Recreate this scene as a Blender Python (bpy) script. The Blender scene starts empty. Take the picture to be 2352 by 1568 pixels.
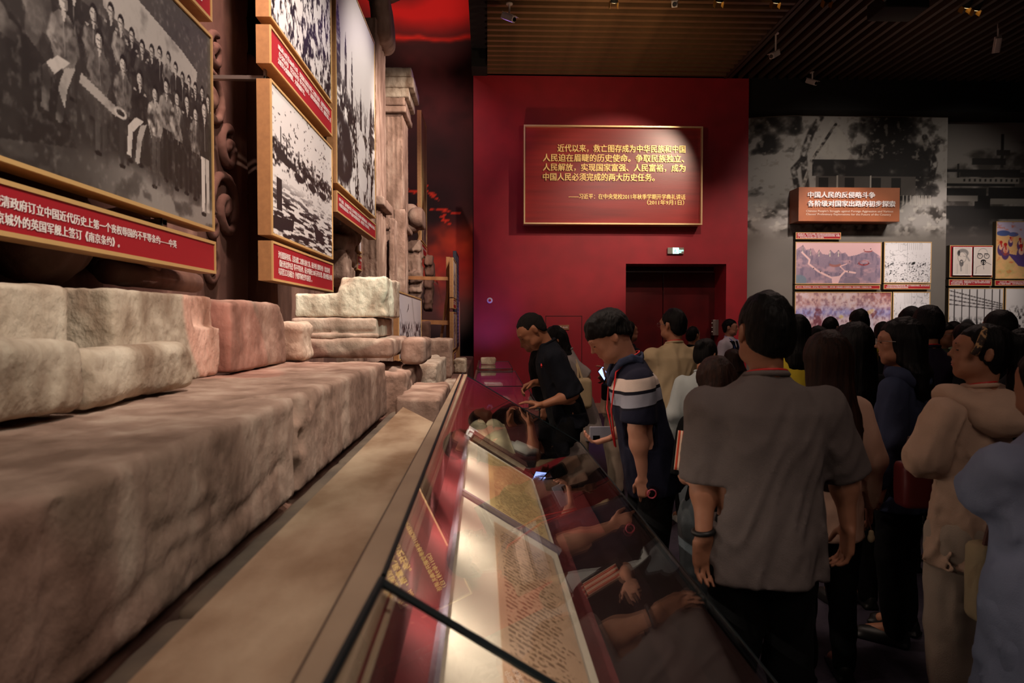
import bpy, bmesh, math, random
import numpy as np
from mathutils import Matrix, Vector
random.seed(7)
sc = bpy.context.scene
COL = sc.collection
PI = math.pi

# ------------------------------------------------------------------ camera
FP = 1568.0                       # focal length in pixels of the 2352 px frame
YAW, PITCH = math.atan(56/1568), math.atan(44/1568)
EYE = np.array([0.0, 0.0, 1.6])
cd = bpy.data.cameras.new('camera')
cam = bpy.data.objects.new('camera', cd); COL.objects.link(cam)
cam.location = EYE; cam.rotation_euler = (PI/2 - PITCH, 0, -YAW)
cd.sensor_width = 36; cd.lens = 36*FP/2352; cd.clip_start = .02; cd.clip_end = 80
cd.dof.use_dof = True; cd.dof.focus_distance = 6.5; cd.dof.aperture_fstop = 5.0
sc.camera = cam
_F = np.array([math.sin(YAW)*math.cos(PITCH), math.cos(YAW)*math.cos(PITCH), -math.sin(PITCH)])
_R = np.array([math.cos(YAW), -math.sin(YAW), 0.0]); _U = np.cross(_R, _F)
def ray(u, v):
    d = _R*(u-1176)/FP + _U*(784-v)/FP + _F
    return d
def P(u, v, Y): d = ray(u, v); return EYE + d*(Y/d[1])          # the point seen at (u, v) at depth Y
def PX(u, v, X): d = ray(u, v); return EYE + d*(X/d[0])
def PZ(u, v, Z): d = ray(u, v); return EYE + d*((Z-1.6)/d[2])

# ------------------------------------------------------------------ light, world, exposure
sc.view_settings.view_transform = 'Standard'; sc.view_settings.look = 'None'
sc.view_settings.gamma = 1; sc.view_settings.use_curve_mapping = False
sc.view_settings.exposure = 0.0
w = bpy.data.worlds.new('world'); sc.world = w; w.use_nodes = True
w.node_tree.nodes['Background'].inputs[0].default_value = (0.5, 0.42, 0.4, 1)
w.node_tree.nodes['Background'].inputs[1].default_value = 0.012
def light(kind, loc, to, power, color=(1, .82, .66), size=.1, angle=60, blend=.6, size_y=None, name='spot_light'):
    l = bpy.data.lights.new(name, kind); l.energy = power; l.color = color
    if kind == 'SPOT': l.spot_size = math.radians(angle); l.spot_blend = blend; l.shadow_soft_size = size
    if kind == 'AREA':
        l.size = size
        if size_y: l.shape = 'RECTANGLE'; l.size_y = size_y
    if kind == 'POINT': l.shadow_soft_size = size
    o = bpy.data.objects.new(name, l); COL.objects.link(o); o.location = loc
    o.rotation_euler = (Vector(to)-Vector(loc)).to_track_quat('-Z', 'Y').to_euler()
    return o
WARM = (1, .80, .62)
# spots of the ceiling tracks on the ruin wall and its boards
light('SPOT', (.9, 1.2, 4.9), (-1.3, 3.0, 2.3), 400, (1, .86, .74), .06, 62, .7)
light('SPOT', (1.1, 4.2, 5.4), (-1.3, 5.3, 2.6), 560, (1, .86, .76), .06, 56, .7)
light('SPOT', (.9, 6.9, 4.6), (-1.3, 9.4, 3.6), 520, (1, .78, .68), .06, 60, .8)
light('SPOT', (1.2, 6.6, 6.0), (-1.3, 7.5, 3.0), 620, (1, .86, .76), .06, 58, .7)
light('SPOT', (.9, 8.3, 6.0), (-1.2, 10.5, 3.6), 620, (1, .80, .66), .06, 52, .7)
light('SPOT', (.6, .6, 4.2), (-.6, 1.9, 1.2), 125, (1, .80, .68), .1, 70, .8)
light('SPOT', (.7, 3.6, 5.0), (-.7, 3.6, 1.2), 150, (1, .80, .66), .08, 55, .8)
light('SPOT', (.7, 7.2, 5.4), (-.5, 8.8, 1.2), 300, (1, .80, .60), .08, 50, .8)
# red and cool white pattern projectors on the broken stones
light('SPOT', (.9, .4, 3.2), (-1.15, 3.05, 1.52), 260, (1, .05, .05), .01, 9, .15)
light('SPOT', (.9, .4, 3.2), (-1.1, 3.85, 1.55), 120, (1, .08, .06), .01, 8, .15)
light('SPOT', (1.2, 2.2, 3.6), (-.82, 4.45, 1.74), 420, (.72, 1, .88), .01, 11, .1)
light('SPOT', (.6, -.3, 3.0), (-1.1, 1.9, 1.5), 46, (.80, 1, .86), .01, 34, .2)
# far mural, glowing red sky
light('SPOT', (-1.5, 9.5, 8.2), (-1.6, 14.4, 8.4), 700, (1, .45, .38), .05, 42, .9)
light('SPOT', (-.7, 12.9, 1.3), (-1.2, 14.5, 3.0), 110, (1, .62, .48), .05, 110, .9)
light('SPOT', (-2.2, 10.5, 7.5), (-1.4, 14.4, 4.5), 420, (1, .6, .55), .05, 60, .9)
# red wall, quotation board, purple glow
light('SPOT', (4.8, 9.0, 6.2), (2.4, 13.3, 4.0), 760, (1, .82, .62), .03, 38, .5)
light('SPOT', (3.0, 8.0, 6.2), (2.7, 13.3, 1.9), 620, (1, .75, .62), .05, 54, .9)
light('SPOT', (5.4, 9.6, 6.0), (5.0, 13.3, 2.6), 330, (1, .70, .58), .05, 44, .9)
light('SPOT', (.05, 12.2, 1.2), (-.12, 13.4, 2.0), 26, (.50, .25, 1), .05, 95, .9)
light('AREA', (.2, 11.0, 6.2), (.2, 11.0, 0), 7, (.5, .25, 1), .6)
light('SPOT', (1.3, 9.8, 3.6), (1.6, 9.6, 0), 70, (.45, .15, 1), .05, 60, 1)
# warm wash on the slat ceiling
light('SPOT', (1.7, 9.6, 4.6), (1.9, 11.3, 6.5), 110, (1, .72, .42), .1, 110, 1)
light('SPOT', (.4, 11.8, 3.4), (.6, 12.6, 6.5), 70, (1, .60, .48), .1, 90, 1)
light('SPOT', (6.2, 9.9, 4.8), (6.4, 11.6, 6.6), 22, (1, .65, .45), .1, 110, 1)
# gallery wall on the right
light('SPOT', (6.6, 9.2, 6.0), (6.9, 13.8, 3.6), 300, (1, .88, .78), .05, 60, .9)
light('SPOT', (9.4, 9.2, 6.0), (9.6, 14, 3.4), 230, (1, .88, .78), .05, 60, .9)
light('SPOT', (6.4, 9.6, 6.0), (7.0, 13.7, 2.6), 900, (1, .84, .78), .03, 40, .7)
light('SPOT', (9.0, 9.6, 6.0), (9.6, 14, 2.6), 800, (1, .84, .78), .03, 40, .7)
# weak spill over the visitors
light('AREA', (1.6, -1.2, 3.8), (1.6, 3.2, 1.2), 20, (1, .78, .66), 1.6)
light('AREA', (3.6, 6.4, 6.0), (3.4, 6.6, 1.2), 55, (1, .70, .60), 2.0)
light('SPOT', (-.6, 2.4, 5.0), (.7, 4.2, 1.2), 330, (1, .74, .58), .10, 44, .9)
light('SPOT', (-.9, 3.5, 4.7), (-1.72, 4.6, 2.3), 380, (1, .70, .60), .08, 80, .9)  # added spot that brightens the carved wall between the boards
light('SPOT', (-.85, 3.9, 3.0), (.7, 3.95, 1.45), 60, (1, .78, .66), .08, 62, .9)  # added fill spot, in place of case light bouncing onto the visitors' faces
light('SPOT', (2.2, 1.2, 5.4), (2.3, 2.8, 1.2), 38, (1, .74, .62), .12, 40, 1)

# ------------------------------------------------------------------ helpers
def tag(o, label=None, cat=None, group=None, kind=None):
    if label: o['label'] = label
    if cat: o['category'] = cat
    if group: o['group'] = group
    if kind: o['kind'] = kind
    return o
def empty(name, loc=(0, 0, 0), label=None, cat=None, group=None, rz=0):
    o = bpy.data.objects.new(name, None); COL.objects.link(o); o.location = loc; o.rotation_euler.z = rz
    o.empty_display_size = .1
    return tag(o, label, cat, group)
def link(name, me, mats=None, parent=None, smooth=False):
    o = bpy.data.objects.new(name, me); COL.objects.link(o)
    for m in (mats if isinstance(mats, (list, tuple)) else [mats] if mats else []): me.materials.append(m)
    if smooth: me.polygons.foreach_set('use_smooth', np.ones(len(me.polygons), bool))
    if parent is not None:
        o.parent = parent; o.matrix_parent_inverse = parent_mat(parent).inverted()
    return o
def parent_mat(o):
    m = Matrix.LocRotScale(o.location, o.rotation_euler, o.scale)
    if o.parent: m = parent_mat(o.parent) @ o.matrix_parent_inverse @ m
    return m
def pymesh(name, vs, fs):
    me = bpy.data.meshes.new(name); me.from_pydata([tuple(map(float, v)) for v in vs], [], fs); me.update(); return me
def npmesh(name, v, q):
    me = bpy.data.meshes.new(name); n, m = len(v), len(q)
    me.vertices.add(n); me.vertices.foreach_set('co', v.astype(np.float32).ravel())
    k = q.shape[1]
    me.loops.add(m*k); me.loops.foreach_set('vertex_index', q.astype(np.int32).ravel())
    me.polygons.add(m); me.polygons.foreach_set('loop_start', np.arange(0, m*k, k, dtype=np.int32))
    me.update(calc_edges=True); me.validate(); return me
class MB:
    """collects simple solids into one mesh"""
    def __init__(s): s.v = []; s.f = []
    def poly(s, vs, fs):
        n = len(s.v); s.v += [tuple(map(float, p)) for p in vs]; s.f += [tuple(i+n for i in f) for f in fs]; return s
    def hexa(s, p): # 8 points: bottom 4 ccw, top 4 ccw
        return s.poly(p, [(3, 2, 1, 0), (4, 5, 6, 7), (0, 1, 5, 4), (1, 2, 6, 5), (2, 3, 7, 6), (3, 0, 4, 7)])
    def box(s, a, b, bev=0.0, M=None):
        x0, y0, z0 = [min(a[i], b[i]) for i in range(3)]; x1, y1, z1 = [max(a[i], b[i]) for i in range(3)]
        if bev <= 0:
            p = [(x0, y0, z0), (x1, y0, z0), (x1, y1, z0), (x0, y1, z0), (x0, y0, z1), (x1, y0, z1), (x1, y1, z1), (x0, y1, z1)]
            if M is not None: p = [tuple(M @ Vector(q)) for q in p]
            return s.hexa(p)
        bm = bmesh.new(); bmesh.ops.create_cube(bm, size=1)
        for v in bm.verts: v.co = Vector(((x0+x1)/2+v.co.x*(x1-x0), (y0+y1)/2+v.co.y*(y1-y0), (z0+z1)/2+v.co.z*(z1-z0)))
        bmesh.ops.bevel(bm, geom=bm.edges[:], offset=bev, segments=2, affect='EDGES', profile=.5)
        if M is not None: bmesh.ops.transform(bm, matrix=M, verts=bm.verts)
        bm.verts.index_update(); s.poly([v.co for v in bm.verts], [[v.index for v in f.verts] for f in bm.faces]); bm.free(); return s
    def tube(s, pts, r, n=10, cap=True):
        pts = [Vector(p) for p in pts]; rs = r if isinstance(r, (list, tuple)) else [r]*len(pts)
        base = len(s.v); up = None
        for i, p in enumerate(pts):
            d = (pts[min(i+1, len(pts)-1)]-pts[max(i-1, 0)]).normalized()
            if up is None: up = Vector((0, 0, 1)) if abs(d.z) < .9 else Vector((1, 0, 0))
            a = d.cross(up).normalized(); b = a.cross(d).normalized(); up = b
            for k in range(n):
                t = 2*PI*k/n; s.v.append(tuple(p+a*math.cos(t)*rs[i]+b*math.sin(t)*rs[i]))
        for i in range(len(pts)-1):
            for k in range(n):
                k2 = (k+1) % n; s.f.append((base+i*n+k, base+i*n+k2, base+(i+1)*n+k2, base+(i+1)*n+k))
        if cap: s.f.append(tuple(base+k for k in range(n))[::-1]); s.f.append(tuple(base+(len(pts)-1)*n+k for k in range(n)))
        return s
    def make(s, name, mat, parent=None, smooth=False):
        me = pymesh(name, s.v, s.f)
        return link(name, me, mat, parent, smooth)

# ------------------------------------------------------------------ materials
def srgb(c):
    if isinstance(c, str): c = [int(c[i:i+2], 16)/255 for i in (0, 2, 4)]
    return tuple(x/12.92 if x <= .04045 else ((x+.055)/1.055)**2.4 for x in c)+(1,)
def mat(name, c, rough=.7, c2=None, scale=4.0, stretch=(1, 1, 1), bump=0.0, bscale=None, metal=0.0, spec=.5, detail=5, contrast=(.35, .65), c3=None, coord='Object', sheen=0.0, emit=0.0):
    m = bpy.data.materials.new(name); m.use_nodes = True; nt = m.node_tree; b = nt.nodes['Principled BSDF']
    b.inputs['Base Color'].default_value = srgb(c); b.inputs['Roughness'].default_value = rough
    b.inputs['Metallic'].default_value = metal; b.inputs['Specular IOR Level'].default_value = spec
    if emit: b.inputs['Emission Color'].default_value = srgb(c); b.inputs['Emission Strength'].default_value = emit
    if sheen: b.inputs['Sheen Weight'].default_value = sheen
    N, L = nt.nodes, nt.links
    if c2 or bump:
        tc = N.new('ShaderNodeTexCoord'); mp = N.new('ShaderNodeMapping'); mp.inputs['Scale'].default_value = stretch
        L.new(tc.outputs[coord], mp.inputs[0])
    if c2:
        no = N.new('ShaderNodeTexNoise'); no.inputs['Scale'].default_value = scale; no.inputs['Detail'].default_value = detail
        L.new(mp.outputs[0], no.inputs['Vector']); r = N.new('ShaderNodeValToRGB'); L.new(no.outputs['Fac'], r.inputs[0])
        r.color_ramp.elements[0].position, r.color_ramp.elements[1].position = contrast
        r.color_ramp.elements[0].color = srgb(c); r.color_ramp.elements[1].color = srgb(c2)
        if c3: e = r.color_ramp.elements.new((contrast[0]+contrast[1])/2); e.color = srgb(c3)
        L.new(r.outputs[0], b.inputs['Base Color'])
    if bump:
        mp2 = N.new('ShaderNodeMapping'); mp2.inputs['Scale'].default_value = (1, 1, max(stretch[2], .8) if name.endswith('stone') else stretch[2]); L.new(tc.outputs[coord], mp2.inputs[0])
        nb = N.new('ShaderNodeTexNoise'); nb.inputs['Scale'].default_value = bscale or scale*4; nb.inputs['Detail'].default_value = 6
        L.new(mp2.outputs[0], nb.inputs['Vector']); bp = N.new('ShaderNodeBump'); bp.inputs['Strength'].default_value = bump; bp.inputs['Distance'].default_value = .01
        L.new(nb.outputs['Fac'], bp.inputs['Height']); L.new(bp.outputs[0], b.inputs['Normal'])
    return m
def glass_mat(name='showcase_glass', tint=(.975, .985, .98), edge=None):
    m = bpy.data.materials.new(name); m.use_nodes = True; nt = m.node_tree; N, L = nt.nodes, nt.links
    N.remove(N['Principled BSDF']); out = N['Material Output']
    tr = N.new('ShaderNodeBsdfTransparent'); tr.inputs[0].default_value = (*tint, 1)
    gl = N.new('ShaderNodeBsdfGlossy'); gl.inputs['Roughness'].default_value = .003; gl.inputs[0].default_value = (1, 1, 1, 1)
    fr = N.new('ShaderNodeFresnel'); ge = N.new('ShaderNodeNewGeometry'); ma = N.new('ShaderNodeMath'); ma.operation = 'MULTIPLY_ADD'
    L.new(ge.outputs['Backfacing'], ma.inputs[0]); ma.inputs[1].default_value = 1/1.5-1.5; ma.inputs[2].default_value = 1.5; L.new(ma.outputs[0], fr.inputs[0])
    mx = N.new('ShaderNodeMixShader'); L.new(fr.outputs[0], mx.inputs[0]); L.new(tr.outputs[0], mx.inputs[1]); L.new(gl.outputs[0], mx.inputs[2])
    L.new(mx.outputs[0], out.inputs[0]); return m
M = {}
M['black'] = mat('matt_black_paint', '0a0908', .85)
M['tan'] = mat('tan_board_edge', 'a87a4c', .6, '9c7046', 30)
M['gold_lip'] = mat('pale_gold_lip', 'c8a26a', .45)
M['cap_red'] = mat('caption_red', 'a01220', .6)
M['white_text'] = mat('white_lettering', 'efe6e2', .6)
M['gold'] = mat('gold_letter_metal', 'f4cf80', .4, metal=.25)
M['gold_frame'] = mat('gold_frame_metal', 'f0cf9a', .35, metal=.6)
M['stone'] = mat('pink_sandstone', '7d6354', .92, 'bba392', 5, (1.2, 1.2, .5), .6, 34, c3='9f8373', detail=8, contrast=(.34, .68))
M['stone_pale'] = mat('pale_sandstone', '8c7460', .94, 'd6c8b4', 7, (1, 1, .55), 1.0, 30, c3='bfae9a', detail=10, contrast=(.32, .68))
M['stone_dark'] = mat('brown_weathered_stone', '5c3d33', .9, '94705f', 2.6, (1, 1, .3), .6, 18, c3='63443a')
M['stone_slab'] = mat('smooth_beige_stone', '94765a', .85, 'cab295', 4.5, (1, .5, 1), .35, 40, c3='b59a7e', detail=8, contrast=(.38, .62))
M['wood'] = mat('pine_batten', 'b07c4e', .6, '96653c', 8, (1, 1, .1))
VNR = np.random.RandomState(5).rand(32, 32, 32).astype(np.float32)
def vnoise(x, y, z):
    xi, yi, zi = np.floor(x).astype(int), np.floor(y).astype(int), np.floor(z).astype(int)
    fx, fy, fz = x-xi, y-yi, z-zi
    fx, fy, fz = [t*t*(3-2*t) for t in (fx, fy, fz)]
    g = lambda a, b, c: VNR[(xi+a) & 31, (yi+b) & 31, (zi+c) & 31]
    l = lambda a, b, t: a+(b-a)*t
    return l(l(l(g(0, 0, 0), g(1, 0, 0), fx), l(g(0, 1, 0), g(1, 1, 0), fx), fy), l(l(g(0, 0, 1), g(1, 0, 1), fx), l(g(0, 1, 1), g(1, 1, 1), fx), fy), fz)*2-1
def fbm(x, y, z, o=4):
    s = 0; a = .5
    for i in range(o): s = s+a*vnoise(x+i*7.3, y+i*3.1, z+i*5.7); x, y, z = x*2.03, y*2.03, z*2.03; a *= .5
    return s

# ------------------------------------------------------------------ signed distance modelling (surface nets)
class Grid:
    def __init__(s, lo, hi, h):
        s.lo = np.array(lo, float); s.h = h; s.n = (np.ceil((np.array(hi)-s.lo)/h)+1).astype(int)
        s.ax = [(s.lo[i]+h*np.arange(s.n[i])).astype(np.float32) for i in range(3)]
        s.f = np.full(s.n, .3, np.float32)
    def sub(s, lo, hi, pad):
        a = np.clip(np.floor((np.array(lo)-pad-s.lo)/s.h).astype(int), 0, s.n); b = np.clip(np.ceil((np.array(hi)+pad-s.lo)/s.h).astype(int)+1, 0, s.n)
        if (b <= a).any(): return None
        sl = tuple(slice(a[i], b[i]) for i in range(3))
        return sl, s.ax[0][sl[0]][:, None, None], s.ax[1][sl[1]][None, :, None], s.ax[2][sl[2]][None, None, :]
    def add(s, pr, k=.0, op='u'):
        fn, lo, hi = pr; r = s.sub(lo, hi, k+2.5*s.h)
        if r is None: return s
        sl, X, Y, Z = r; d = fn(X, Y, Z); a = s.f[sl]
        if op == 's': d = -d
        if op == 'u':
            m = np.minimum(a, d)
            if k: m = m-(np.maximum(k-np.abs(a-d), 0)**2)/(4*k)
        else:
            m = np.maximum(a, d)
            if k: m = m+(np.maximum(k-np.abs(a-d), 0)**2)/(4*k)
        s.f[sl] = m; return s
    def clip(s, fn, k=0):      # intersection with fn<0 everywhere
        d = fn(s.ax[0][:, None, None], s.ax[1][None, :, None], s.ax[2][None, None, :]); a = s.f
        m = np.maximum(a, d)
        if k: m = m+(np.maximum(k-np.abs(a-d), 0)**2)/(4*k)
        s.f = m.astype(np.float32); return s
    def disp(s, fn, band=None):
        i, j, k = np.nonzero(np.abs(s.f) < (band or 4*s.h))
        s.f[i, j, k] += fn(s.ax[0][i], s.ax[1][j], s.ax[2][k]).astype(np.float32); return s
    def mesh(s, name):
        f = s.f
        for ax in range(3):
            sl = [slice(None)]*3
            for e in (0, -1): sl[ax] = e; f[tuple(sl)] = np.maximum(f[tuple(sl)], 1e-4)
        ins = f < 0
        c = [ins[a:ins.shape[0]-1+a, b:ins.shape[1]-1+b, d:ins.shape[2]-1+d] for a in (0, 1) for b in (0, 1) for d in (0, 1)]
        s8 = sum(x.astype(np.int8) for x in c); act = (s8 > 0) & (s8 < 8)
        I, J, K = np.nonzero(act); n = len(I)
        if n == 0: raise ValueError('empty '+name)
        idx = np.full(act.shape, -1, np.int32); idx[I, J, K] = np.arange(n)
        off = np.array([(a, b, d) for a in (0, 1) for b in (0, 1) for d in (0, 1)])
        val = np.stack([f[I+o[0], J+o[1], K+o[2]] for o in off], 1)
        acc = np.zeros((n, 3)); cnt = np.zeros(n)
        for p in range(8):
            for q in range(p+1, 8):
                if np.abs(off[p]-off[q]).sum() != 1: continue
                a, b = val[:, p], val[:, q]; m = (a < 0) != (b < 0)
                t = np.where(m, a/np.where(m, a-b, 1), 0)
                acc += np.where(m[:, None], off[p]+t[:, None]*(off[q]-off[p]), 0); cnt += m
        v = s.lo+s.h*(np.stack([I, J, K], 1)+acc/cnt[:, None])
        qs = []
        for ax in range(3):
            a = [slice(None)]*3; b = [slice(None)]*3; a[ax] = slice(0, -1); b[ax] = slice(1, None)
            for o in range(3):
                if o != ax: a[o] = slice(1, -1); b[o] = slice(1, -1)
            A, B = ins[tuple(a)], ins[tuple(b)]; e = np.nonzero(A != B)
            e = [e[0], e[1], e[2]]
            for o in range(3):
                if o != ax: e[o] = e[o]+1
            o1, o2 = (ax+1) % 3, (ax+2) % 3
            def cell(d1, d2):
                r = [e[0].copy(), e[1].copy(), e[2].copy()]; r[o1] -= d1; r[o2] -= d2; return idx[r[0], r[1], r[2]]
            q = np.stack([cell(1, 1), cell(0, 1), cell(0, 0), cell(1, 0)], 1)
            fl = ~ins[e[0], e[1], e[2]]; q[fl] = q[fl][:, ::-1]; qs.append(q)
        q = np.concatenate(qs); q = q[(q >= 0).all(1)]
        return npmesh(name, v, q)
def seg(a, b, ra, rb=None):
    a, b = np.array(a, float), np.array(b, float); rb = ra if rb is None else rb; ab = b-a; L2 = max((ab*ab).sum(), 1e-9); R = max(ra, rb)
    def fn(X, Y, Z):
        t = np.clip(((X-a[0])*ab[0]+(Y-a[1])*ab[1]+(Z-a[2])*ab[2])/L2, 0, 1)
        return np.sqrt((X-a[0]-t*ab[0])**2+(Y-a[1]-t*ab[1])**2+(Z-a[2]-t*ab[2])**2)-(ra+(rb-ra)*t)
    return fn, np.minimum(a, b)-R, np.maximum(a, b)+R
def loc_(c, R, X, Y, Z):
    X, Y, Z = X-c[0], Y-c[1], Z-c[2]
    if R is None: return X, Y, Z
    return X*R[0, 0]+Y*R[1, 0]+Z*R[2, 0], X*R[0, 1]+Y*R[1, 1]+Z*R[2, 1], X*R[0, 2]+Y*R[1, 2]+Z*R[2, 2]
def ell(c, r, R=None):
    c = np.array(c, float); m = max(r) if R is not None else np.array(r)
    def fn(X, Y, Z):
        x, y, z = loc_(c, R, X, Y, Z)
        k0 = np.sqrt((x/r[0])**2+(y/r[1])**2+(z/r[2])**2); k1 = np.sqrt((x/r[0]**2)**2+(y/r[1]**2)**2+(z/r[2]**2)**2)+1e-6
        return k0*(k0-1)/k1
    return fn, c-m, c+m
def rbox(c, hs, r=.02, R=None):
    c = np.array(c, float); hs = np.array(hs, float); m = np.linalg.norm(hs) if R is not None else hs
    def fn(X, Y, Z):
        x, y, z = loc_(c, R, X, Y, Z); x, y, z = np.abs(x)-hs[0]+r, np.abs(y)-hs[1]+r, np.abs(z)-hs[2]+r
        return np.sqrt(np.maximum(x, 0)**2+np.maximum(y, 0)**2+np.maximum(z, 0)**2)+np.minimum(np.maximum(x, np.maximum(y, z)), 0)-r
    return fn, c-m, c+m
def loft(c, R, secs, n=2.3):
    """stack of superellipses (z, a, b, cy) along the local z axis"""
    secs = sorted(secs); zz = [q[0] for q in secs]; aa = [q[1] for q in secs]; bb = [q[2] for q in secs]; cc = [q[3] if len(q) > 3 else 0 for q in secs]
    cx = [q[4] if len(q) > 4 else 0 for q in secs]
    c = np.array(c, float); m = max(max(aa), max(bb))+.05
    ends = [c+(R @ np.array([cx_, y_, z_]) if R is not None else np.array([cx_, y_, z_])) for z_, y_, cx_ in zip(zz, cc, cx)]
    def fn(X, Y, Z):
        x, y, z = loc_(c, R, X, Y, Z); x, y, z = np.broadcast_arrays(x, y, z)
        a, b = np.interp(z, zz, aa), np.interp(z, zz, bb); y = y-np.interp(z, zz, cc); x = x-np.interp(z, zz, cx)
        q = ((np.abs(x)/a)**n+(np.abs(y)/b)**n)**(1/n)
        d = (q-1)*np.minimum(a, b)
        return np.maximum(d, np.maximum(z-zz[-1], zz[0]-z)).astype(np.float32)
    return fn, np.min(ends, 0)-m, np.max(ends, 0)+m
def rotx(a): c, s = math.cos(a), math.sin(a); return np.array([[1, 0, 0], [0, c, -s], [0, s, c]])
def roty(a): c, s = math.cos(a), math.sin(a); return np.array([[c, 0, s], [0, 1, 0], [-s, 0, c]])
def rotz(a): c, s = math.cos(a), math.sin(a); return np.array([[c, -s, 0], [s, c, 0], [0, 0, 1]])

# ------------------------------------------------------------------ lettering (Blender's own built-in font)
def text_mesh(body, size, bold=0.0, extrude=0.001, line=1.15, spacing=1.0, align='LEFT'):
    cu = bpy.data.curves.new('lettering', 'FONT'); cu.body = body; cu.size = size; cu.offset = bold*size; cu.extrude = extrude
    cu.space_line = line; cu.space_character = spacing; cu.align_x = align; cu.align_y = 'TOP'; cu.resolution_u = 2
    o = bpy.data.objects.new('lettering', cu); COL.objects.link(o)
    dg = bpy.context.evaluated_depsgraph_get(); me = bpy.data.meshes.new_from_object(o.evaluated_get(dg))
    bpy.data.objects.remove(o); bpy.data.curves.remove(cu); me.name = 'lettering'; return me
def text(body, width, origin, r, u, mt, parent=None, name='lettering', bold=.012, extrude=.001, height=None, **kw):
    """top-left corner of the block at origin, reading along r, up along u"""
    if '\n' in body and body.count('\n') < 4 and kw.get('align', 'LEFT') == 'LEFT':
        full = text_mesh(body, 1.0, bold, 0, **kw); c_ = np.zeros(len(full.vertices)*3); full.vertices.foreach_get('co', c_); c_ = c_.reshape(-1, 3); X0, X1, Y0, Y1 = c_[:, 0].min(), c_[:, 0].max(), c_[:, 1].min(), c_[:, 1].max()
        bpy.data.meshes.remove(full); sx = width/(X1-X0); sy = height/(Y1-Y0) if height else sx; r_, u_ = np.array(r, float), np.array(u, float); out = None
        ls = body.split('\n'); top = None; pitch = (Y1-Y0-1.0)/max(len(ls)-1, 1)
        for i, q in enumerate(ls):
            m_ = text_mesh(q, 1.0, bold, 0, **kw); c_ = np.zeros(len(m_.vertices)*3); m_.vertices.foreach_get('co', c_); c_ = c_.reshape(-1, 3); bpy.data.meshes.remove(m_)
            x0, x1, y0, y1 = c_[:, 0].min(), c_[:, 0].max(), c_[:, 1].min(), c_[:, 1].max(); lead = (len(q)-len(q.lstrip('\u3000')))*1.0
            out = text(q, (x1-x0)*sx, np.array(origin)+r_*(x0-X0)*sx+u_*((y1-Y1)-i*pitch)*sy, r, u, mt, parent, name, bold, extrude, (y1-y0)*sy, **kw)
        return out
    me = text_mesh(body, 1.0, 0, 0, **kw)
    if bold > .008:
        bm = bmesh.new(); bm.from_mesh(me); g0 = bm.verts[:]+bm.edges[:]+bm.faces[:]; dd = bold*.9
        for dx, dy, dz_ in ((dd, dd*.5, .004), (-dd, -dd*.5, -.004)):
            q = bmesh.ops.duplicate(bm, geom=g0)
            for v_ in q['geom']:
                if isinstance(v_, bmesh.types.BMVert): v_.co.x += dx; v_.co.y += dy; v_.co.z = dz_
        bm.to_mesh(me); bm.free()
    n = len(me.vertices); co = np.zeros(n*3); me.vertices.foreach_get('co', co); co = co.reshape(-1, 3)
    x0, x1, y0, y1 = co[:, 0].min(), co[:, 0].max(), co[:, 1].min(), co[:, 1].max()
    sx = width/(x1-x0); sy = height/(y1-y0) if height else sx
    r, u = np.array(r, float), np.array(u, float); nn = np.cross(r, u)
    v = np.array(origin)+((co[:, 0]-x0)*sx)[:, None]*r+((co[:, 1]-y1)*sy)[:, None]*u+(extrude+co[:, 2]*.08)[:, None]*nn
    me.vertices.foreach_set('co', v.ravel()); me.update()
    if extrude > .004:
        bm = bmesh.new(); bm.from_mesh(me); g = bmesh.ops.extrude_face_region(bm, geom=bm.faces[:])
        for q in g['geom']:
            if isinstance(q, bmesh.types.BMVert): q.co -= Vector(nn)*extrude
        bmesh.ops.recalc_face_normals(bm, faces=bm.faces); bm.to_mesh(me); bm.free()
    me.materials.clear()
    return link(name, me, mt, parent)
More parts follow.
